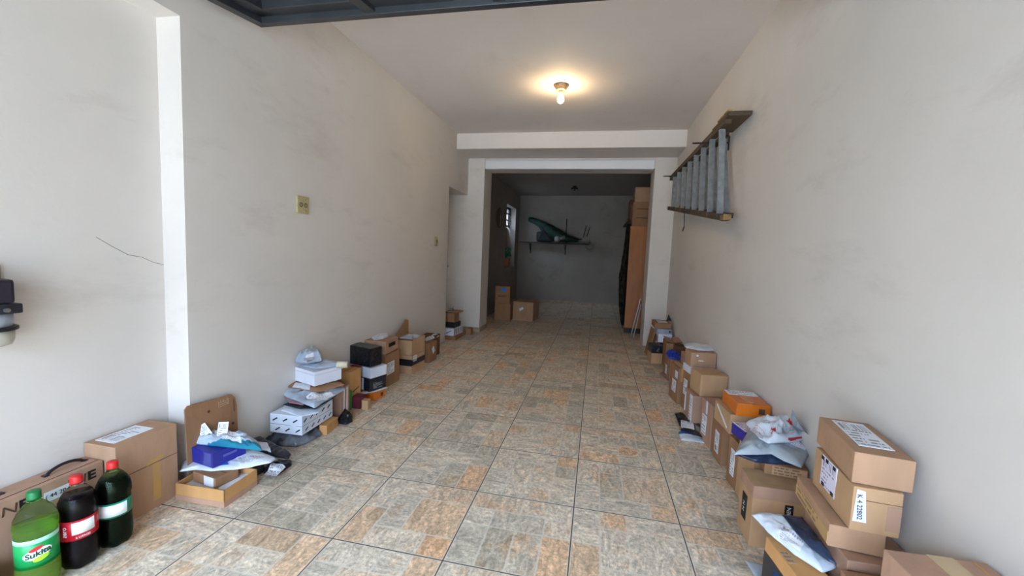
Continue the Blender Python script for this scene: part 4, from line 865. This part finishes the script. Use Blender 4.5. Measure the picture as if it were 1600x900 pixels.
t, D = carton((0.846, 4.519, 3.0, 0.130, 0.180, 0.240, 0.000), 'brown box with a slanted white label, low in right row', K[2], labs=(('shipping_label', 'left', .6, .4, .42, .4, LAB[0]),), seam=False)
t, D = carton((.86, 4.31, 3, .12, .16, .24, 0), 'pinkish brown box between slanted label box and tall slim box', K[3])
pouch([(.77, 4.33, .244), (.89, 4.31, .242), (.91, 4.50, .242), (.84, 4.60, .242), (.77, 4.52, .244)], 'bright blue plastic bag lying in the right row', plastic('cobalt_bag_film', s(24, 66, 190), s(16, 44, 140)), .055, seed=31, crumple=.8, name='blue_bag', cat='bag')
pouch([(0.736, 4.654, 0.000), (0.786, 4.723, 0.000), (0.825, 4.469, 0.000), (0.799, 4.348, 0.000)], 'small pinkish paper scrap on the floor by the tall slim box', MAUVE, .008, name='paper_scrap', cat='paper', seed=32)
t, D = carton((0.781, 3.818, 6.8, 0.090, 0.234, 0.315, 0.000), 'tall slim brown box with two white labels in right row', K[2], tape=(TAPE_Y, .05), labs=(('shipping_label', 'left', .55, .42, .45, .34, LAB[0]), ('paper_sticker', 'left', .75, .78, .3, .2, PAPER)))
t, D = carton((.925, 3.80, 6, .125, .26, .30, 0), 'brown box standing behind the tall slim box against the right wall', K[3])
t, D = carton((.93, 4.12, 4, .12, .22, .36, 0), 'brown box with pale tape beyond the plank topped box', K[0], labs=(('pale_tape', 'left', .5, .7, .5, .3, MAUVE),))
t, D = carton((.88, 3.60, 8, .19, .13, .32, 0), 'brown box with white label under the flat white box', K[2], labs=(('shipping_label', 'left', .5, .6, .6, .4, LAB[2]),))
t, D = carton((.885, 3.60, 8, .20, .18, .058, .322), 'flat white box with small grey print in right row', WHITEB, name='white_box', seam=False, labs=(('grey_print', 'near', .85, .6, .16, .2, mat('grey_ink', s(120, 120, 130), .6)),))
t, D = carton((.89, 3.61, 6, .20, .15, .118, .382), 'square brown box on the flat white box', K[0], labs=(('paper_dot', 'near', .25, .8, .08, .12, PAPER), ('scuff_mark', 'near', .4, .45, .2, .06, PAPER)), seam=False)
pouch([(0.798, 3.832, 0.502), (0.910, 3.933, 0.502), (1.095, 3.820, 0.502), (1.057, 3.682, 0.502), (0.956, 3.618, 0.502), (0.864, 3.606, 0.502), (0.781, 3.695, 0.502)], 'flat white padded envelope lying on the square brown box', WHITEM, .018, name='padded_envelope', cat='envelope', seed=33)
t, D = carton((.862, 3.30, 5, .22, .20, .245, 0), 'big brown box with long white label on its side, holding a tan box', K[3], seam=False, labs=(('long_label', 'left', .80, .55, .30, .85, LAB[0]), ('long_label', 'left', .12, .6, .14, .6, PAPER)))
t, D = carton((.885, 3.30, 9, .20, .20, .165, .247), 'square tan box with rounded top by the right wall', K[1], seam=False, bev=.012)
pouch([(0.652, 3.073, 0.000), (0.701, 3.144, 0.000), (0.782, 3.069, 0.000), (0.820, 2.996, 0.000), (0.802, 2.941, 0.000), (0.645, 2.944, 0.000)], 'flat blue and white mailer on the floor under the black one', WHITEM, .014, seed=35, stripe=((0, 1, .01), BLUEM))
pouch([(0.679, 3.388, 0.020), (0.726, 3.431, 0.020), (0.810, 3.416, 0.020), (0.853, 3.312, 0.020), (0.849, 3.177, 0.020), (0.799, 2.966, 0.020), (0.742, 3.011, 0.020), (0.671, 3.066, 0.020)], 'flat black mailer with white stickers on the floor by the right row', BLACKM, .022, seed=36, labs=(('shipping_label', [(0.670, 3.087), (0.758, 3.069), (0.772, 3.177), (0.696, 3.226)], LAB[3]), ('paper_sticker', [(0.765, 3.060), (0.802, 3.017), (0.820, 3.133), (0.778, 3.143)], mat('grey_sticker', s(130, 126, 120), .6))))
t, D = carton((.855, 2.955, 8, .12, .17, .295, 0), 'brown box with large white side label next to the floor mailers', K[3], seam=False, labs=(('shipping_label', 'left', .35, .42, .42, .46, LAB[2]), ('paper_sticker', 'left', .5, .85, .14, .3, PAPER)))
t, D = carton((.90, 2.74, 2, .18, .20, .27, 0), 'brown box with white shipping label under the taped tan box', K[2], seam=False, labs=(('shipping_label', 'left', .55, .42, .36, .5, LAB[0]),))
t, D = carton((.885, 2.60, 4, .20, .24, .115, .272), 'tan box with white tape scraps under the orange box', K[1], seam=False, labs=(('tape_scrap', 'left', .3, .75, .3, .12, PAPER, -25), ('tape_scrap', 'left', .55, .5, .3, .12, PAPER, -25), ('tape_scrap', 'left', .75, .3, .25, .1, PAPER, -25)))
t, D = carton((0.902, 2.579, 1.8, 0.175, 0.244, 0.072, 0.389), 'bright orange box with labels on top in right row', ORANGE, name='orange_box', seam=False, labs=(('shipping_label', 'top', .5, .82, .95, .32, LAB[0]), ('clear_tape', 'top', .45, .4, .25, .5, mat('tape_on_orange', s(206, 136, 84), .2)), ('printed_square', 'near', .74, .5, .18, .42, INKB)))
t, D = carton((.86, 2.44-.02, 5, .105, .13, .268, 0), 'upright brown box with a narrow white label facing the floor aisle', K[2], seam=False, labs=(('shipping_label', 'left', .5, .5, .4, .55, LAB[0]), ('paper_sticker', 'near', .5, .5, .35, .4, LAB[3])))
t, D = carton((.90, 2.26, 4, .17, .18, .30, 0), 'brown box hidden under the grey and white mailer bags', K[1], seam=False)
t, D = carton((.865, 2.37, 12, .13, .13, .06, .303), 'indigo and white printed box tucked under the orange box', PURP, name='indigo_box', seam=False, labs=(('white_lid', 'top', .5, .5, .98, .98, LAB[4]),))
t, D = carton((0.851, 1.981, 0.0, 0.240, 0.160, 0.280, 0.000), 'light tan carton with black markings on two sides, right of the floor', K[1], seam=False,
    labs=(('lid_band', 'near', .5, .90, 1.0, .2, K[3]), ('lid_band', 'left', .5, .90, 1.0, .2, K[3]), ('black_mark', 'near', .60, .66, .14, .2, INK), ('black_mark', 'left', .45, .48, .34, .42, INK), ('round_mark', 'near', .58, .34, .07, .05, INK)))
face_text(t, 'near', D, .60, .66, 'BEN', .022, WHITEB, ang=90, lift=.0028); face_text(t, 'left', D, .45, .48, 'N N', .026, WHITEB, ang=90, lift=.0028)
t, D = carton((.905, 2.07, -8, .17, .12, .05, .283), 'small brown box with stencilled print under the grey mailer', K[2], seam=False, labs=(('stencil_print', 'near', .58, .5, .8, .8, BKPRINT),))
pouch([(0.698, 2.066, 0.330), (0.773, 2.197, 0.330), (0.878, 2.243, 0.330), (0.929, 2.134, 0.330), (0.968, 2.046, 0.330), (0.863, 2.016, 0.330), (0.769, 2.013, 0.330)], 'navy blue crumpled bag under the grey mailer', NAVYM, .045, seed=41, crumple=.6)
pouch([(0.656, 1.957, 0.378), (0.747, 2.129, 0.378), (0.848, 2.328, 0.378), (0.981, 2.369, 0.378), (1.139, 2.290, 0.378), (1.058, 2.139, 0.378), (0.910, 1.910, 0.378), (0.862, 1.958, 0.378), (0.832, 2.015, 0.378), (0.756, 1.986, 0.378)], 'large grey mailer bag spread over the right row boxes', GREYM, .035, seed=42, crumple=.4, labs=(('faint_label', [(0.940, 2.091), (0.988, 2.059), (1.048, 2.157), (0.986, 2.166)], LAB[3]),))
t = pouch([(0.794, 2.249, 0.418), (0.888, 2.337, 0.418), (1.028, 2.381, 0.418), (1.128, 2.352, 0.418), (1.085, 2.170, 0.418), (0.948, 2.081, 0.418), (0.821, 2.030, 0.418), (0.801, 2.064, 0.418)], 'white mailer bag with red lettering on top of the grey mailer', WHITEM, .055, seed=43, crumple=.6,
    labs=(('red_mark', [(0.960, 2.199), (0.987, 2.169), (1.016, 2.265), (1.000, 2.268)], REDI), ('red_print', [(0.905, 2.036), (0.981, 2.080), (0.989, 2.104), (0.918, 2.068)], REDI), ('printed_text_panel', [(0.768, 2.109), (0.791, 2.016), (0.832, 2.099), (0.814, 2.178)], label_mat('red_small_print', base=(226, 230, 236), ink=(190, 60, 90), rows=7, bar=(2, 3), seed=12)), ('grey_panel', [(0.900, 2.091), (0.987, 2.117), (1.003, 2.182), (0.927, 2.158)], mat('grey_print_panel', s(160, 164, 170), .5, c2=s(190, 194, 200), scale=60)), ('red_mark', [(0.848, 2.075), (0.872, 2.082), (0.888, 2.131), (0.866, 2.124)], REDI)))
b = bmesh.new(); g = []
tip = Vector((0.901, 2.032, 0.600)); f0 = Vector((0.989, 2.186, 0.450)); f1 = Vector((1.039, 2.099, 0.450))
for i in range(9):
    f = i/8; e = f0.lerp(f1, f); k = []
    for j in range(9):
        q = j/8; p_ = e.lerp(tip+Vector((.04*f, .02*f, -.09*f*f)), q); p_.y += .012*math.sin(9*f+4*q); k.append(b.verts.new(p_-t.location))
    g.append(k)
for i in range(8):
    for j in range(8): b.faces.new((g[i][j], g[i+1][j], g[i+1][j+1], g[i][j+1]))
bmesh.ops.solidify(b, geom=b.faces[:], thickness=.002); obj('raised_flap', b, WHITEM, t, True)
# tall leaning stack of four cartons at right
t, D = carton((.895, 1.48, 0, .205, .26, .37, 0), 'brown carton with green print at the bottom of the tall right stack', K[3], seam=False, labs=(('green_print', 'near', .5, .55, .8, .35, mat('olive_print', s(120, 116, 76), .8, c2=s(170, 140, 110), scale=30)),))
t, D = carton((0.853, 1.543, -7.0, 0.145, 0.300, 0.072, 0.372), 'long carton with a brown printed strip along its side, second from the bottom', K[0], seam=False, labs=(('printed_strip', 'left', .5, .35, .98, .55, label_mat('tan_printed_strip', base=(196, 158, 104), ink=(110, 80, 50), rows=2, bar=(2, 3), seed=9)),))
t, D = carton((0.881, 1.517, -5.0, 0.125, 0.275, 0.140, 0.446), 'carton with black bordered label and handwritten number tag in right stack', K[1], seam=False, labs=(('shipping_label', 'left', .42, .62, .40, .75, LAB[4]), ('flap_joint', 'near', .6, .72, .8, .01, SEAM), ('tape_patch', 'near', .85, .4, .28, .55, K[3])))
for (u, v) in ((.24, .92), (.36, .93), (.55, .93), (.30, .30), (.55, .30)): slab('black_border_mark', t, 'left', D, u, v, .07, .09, INK, th=.0024)
bm = bmesh.new(); w_, d_, h_ = D
add_quad_uv(bm, [(-w_/2+.004, -d_/2-.002, h_*.22), (-w_/2+.040, -d_/2-.002, h_*.22), (-w_/2+.030, -d_/2-.002, h_*.92), (-w_/2+.008, -d_/2-.002, h_*.95)]); obj('number_tag', bm, PAPER, t)
face_text(t, 'near', D, .145, .56, 'K 4 22802', .019, mat('blue_black_pen', s(30, 34, 70), .6), ang=-86, lift=.0028)
t, D = carton((0.904, 1.542, -8.0, 0.150, 0.300, 0.098, 0.588), 'big plain carton with address label on its top, crowning the right stack', K[0], seam=False, labs=(('address_label', 'top', .52, .56, .62, .72, LAB[0]),))
# near right floor items
t, D = carton((0.700, 1.392, 6.8, .10, 0.26, 0.300, 0), 'brown box with black and blue printed tape, under the long white mailer', K[4], name='taped_box', seam=False, labs=(('black_tape', 'left', .5, .62, 1.0, .42, TAPE_K), ('blue_print', 'left', .35, .62, .2, .3, BLUEI), ('outline_print', 'top', .18, .62, .3, .2, BKPRINT)))
pouch([(0.621, 1.616, 0.307), (0.665, 1.640, 0.307), (0.747, 1.651, 0.307), (0.774, 1.569, 0.307), (0.794, 1.483, 0.307), (0.792, 1.394, 0.307), (0.766, 1.376, 0.307), (0.732, 1.357, 0.307), (0.683, 1.424, 0.307), (0.648, 1.508, 0.307)], 'long white mailer lying aslant at the foot of the right stack', WHITEM, .03, seed=45, crumple=.5, labs=(('faint_print', [(0.659, 1.488), (0.698, 1.421), (0.730, 1.459), (0.697, 1.550)], LAB[3]),))
pouch([(0.710, 1.587, 0.342), (0.775, 1.593, 0.342), (0.776, 1.493, 0.342), (0.770, 1.357, 0.342), (0.753, 1.363, 0.342), (0.726, 1.424, 0.342), (0.714, 1.496, 0.342)], 'long navy blue mailer overlapping the white one at the foot of right stack', NAVYM, .022, seed=46, crumple=.5)
pouch([(.683, 1.80, 0), (.746, 1.793, 0), (.76, 1.70, 0), (.70, 1.66, 0)], 'small pale blue paper on the floor in front of the taped box', SILV2, .006, name='paper_scrap', cat='paper', seed=47)
t, D = carton((.885, 1.0, 2, .225, .36, .53, 0), 'large near carton with clear tape band at the bottom right corner', K[3], seam=False, labs=(('clear_tape', 'top', .55, .5, .26, 1.0, TAPE_C), ('flap_fold', 'top', .86, .5, .02, .98, K[4]), ('arrow_print', 'top', .58, .70, .08, .05, INK, 30)))
t, D = carton((.866, 1.272, 0, .20, .12, .35, 0), 'low brown box between the right stack and the near carton', K[2], labs=(('dark_print', 'top', .7, .8, .4, .12, INKB),))
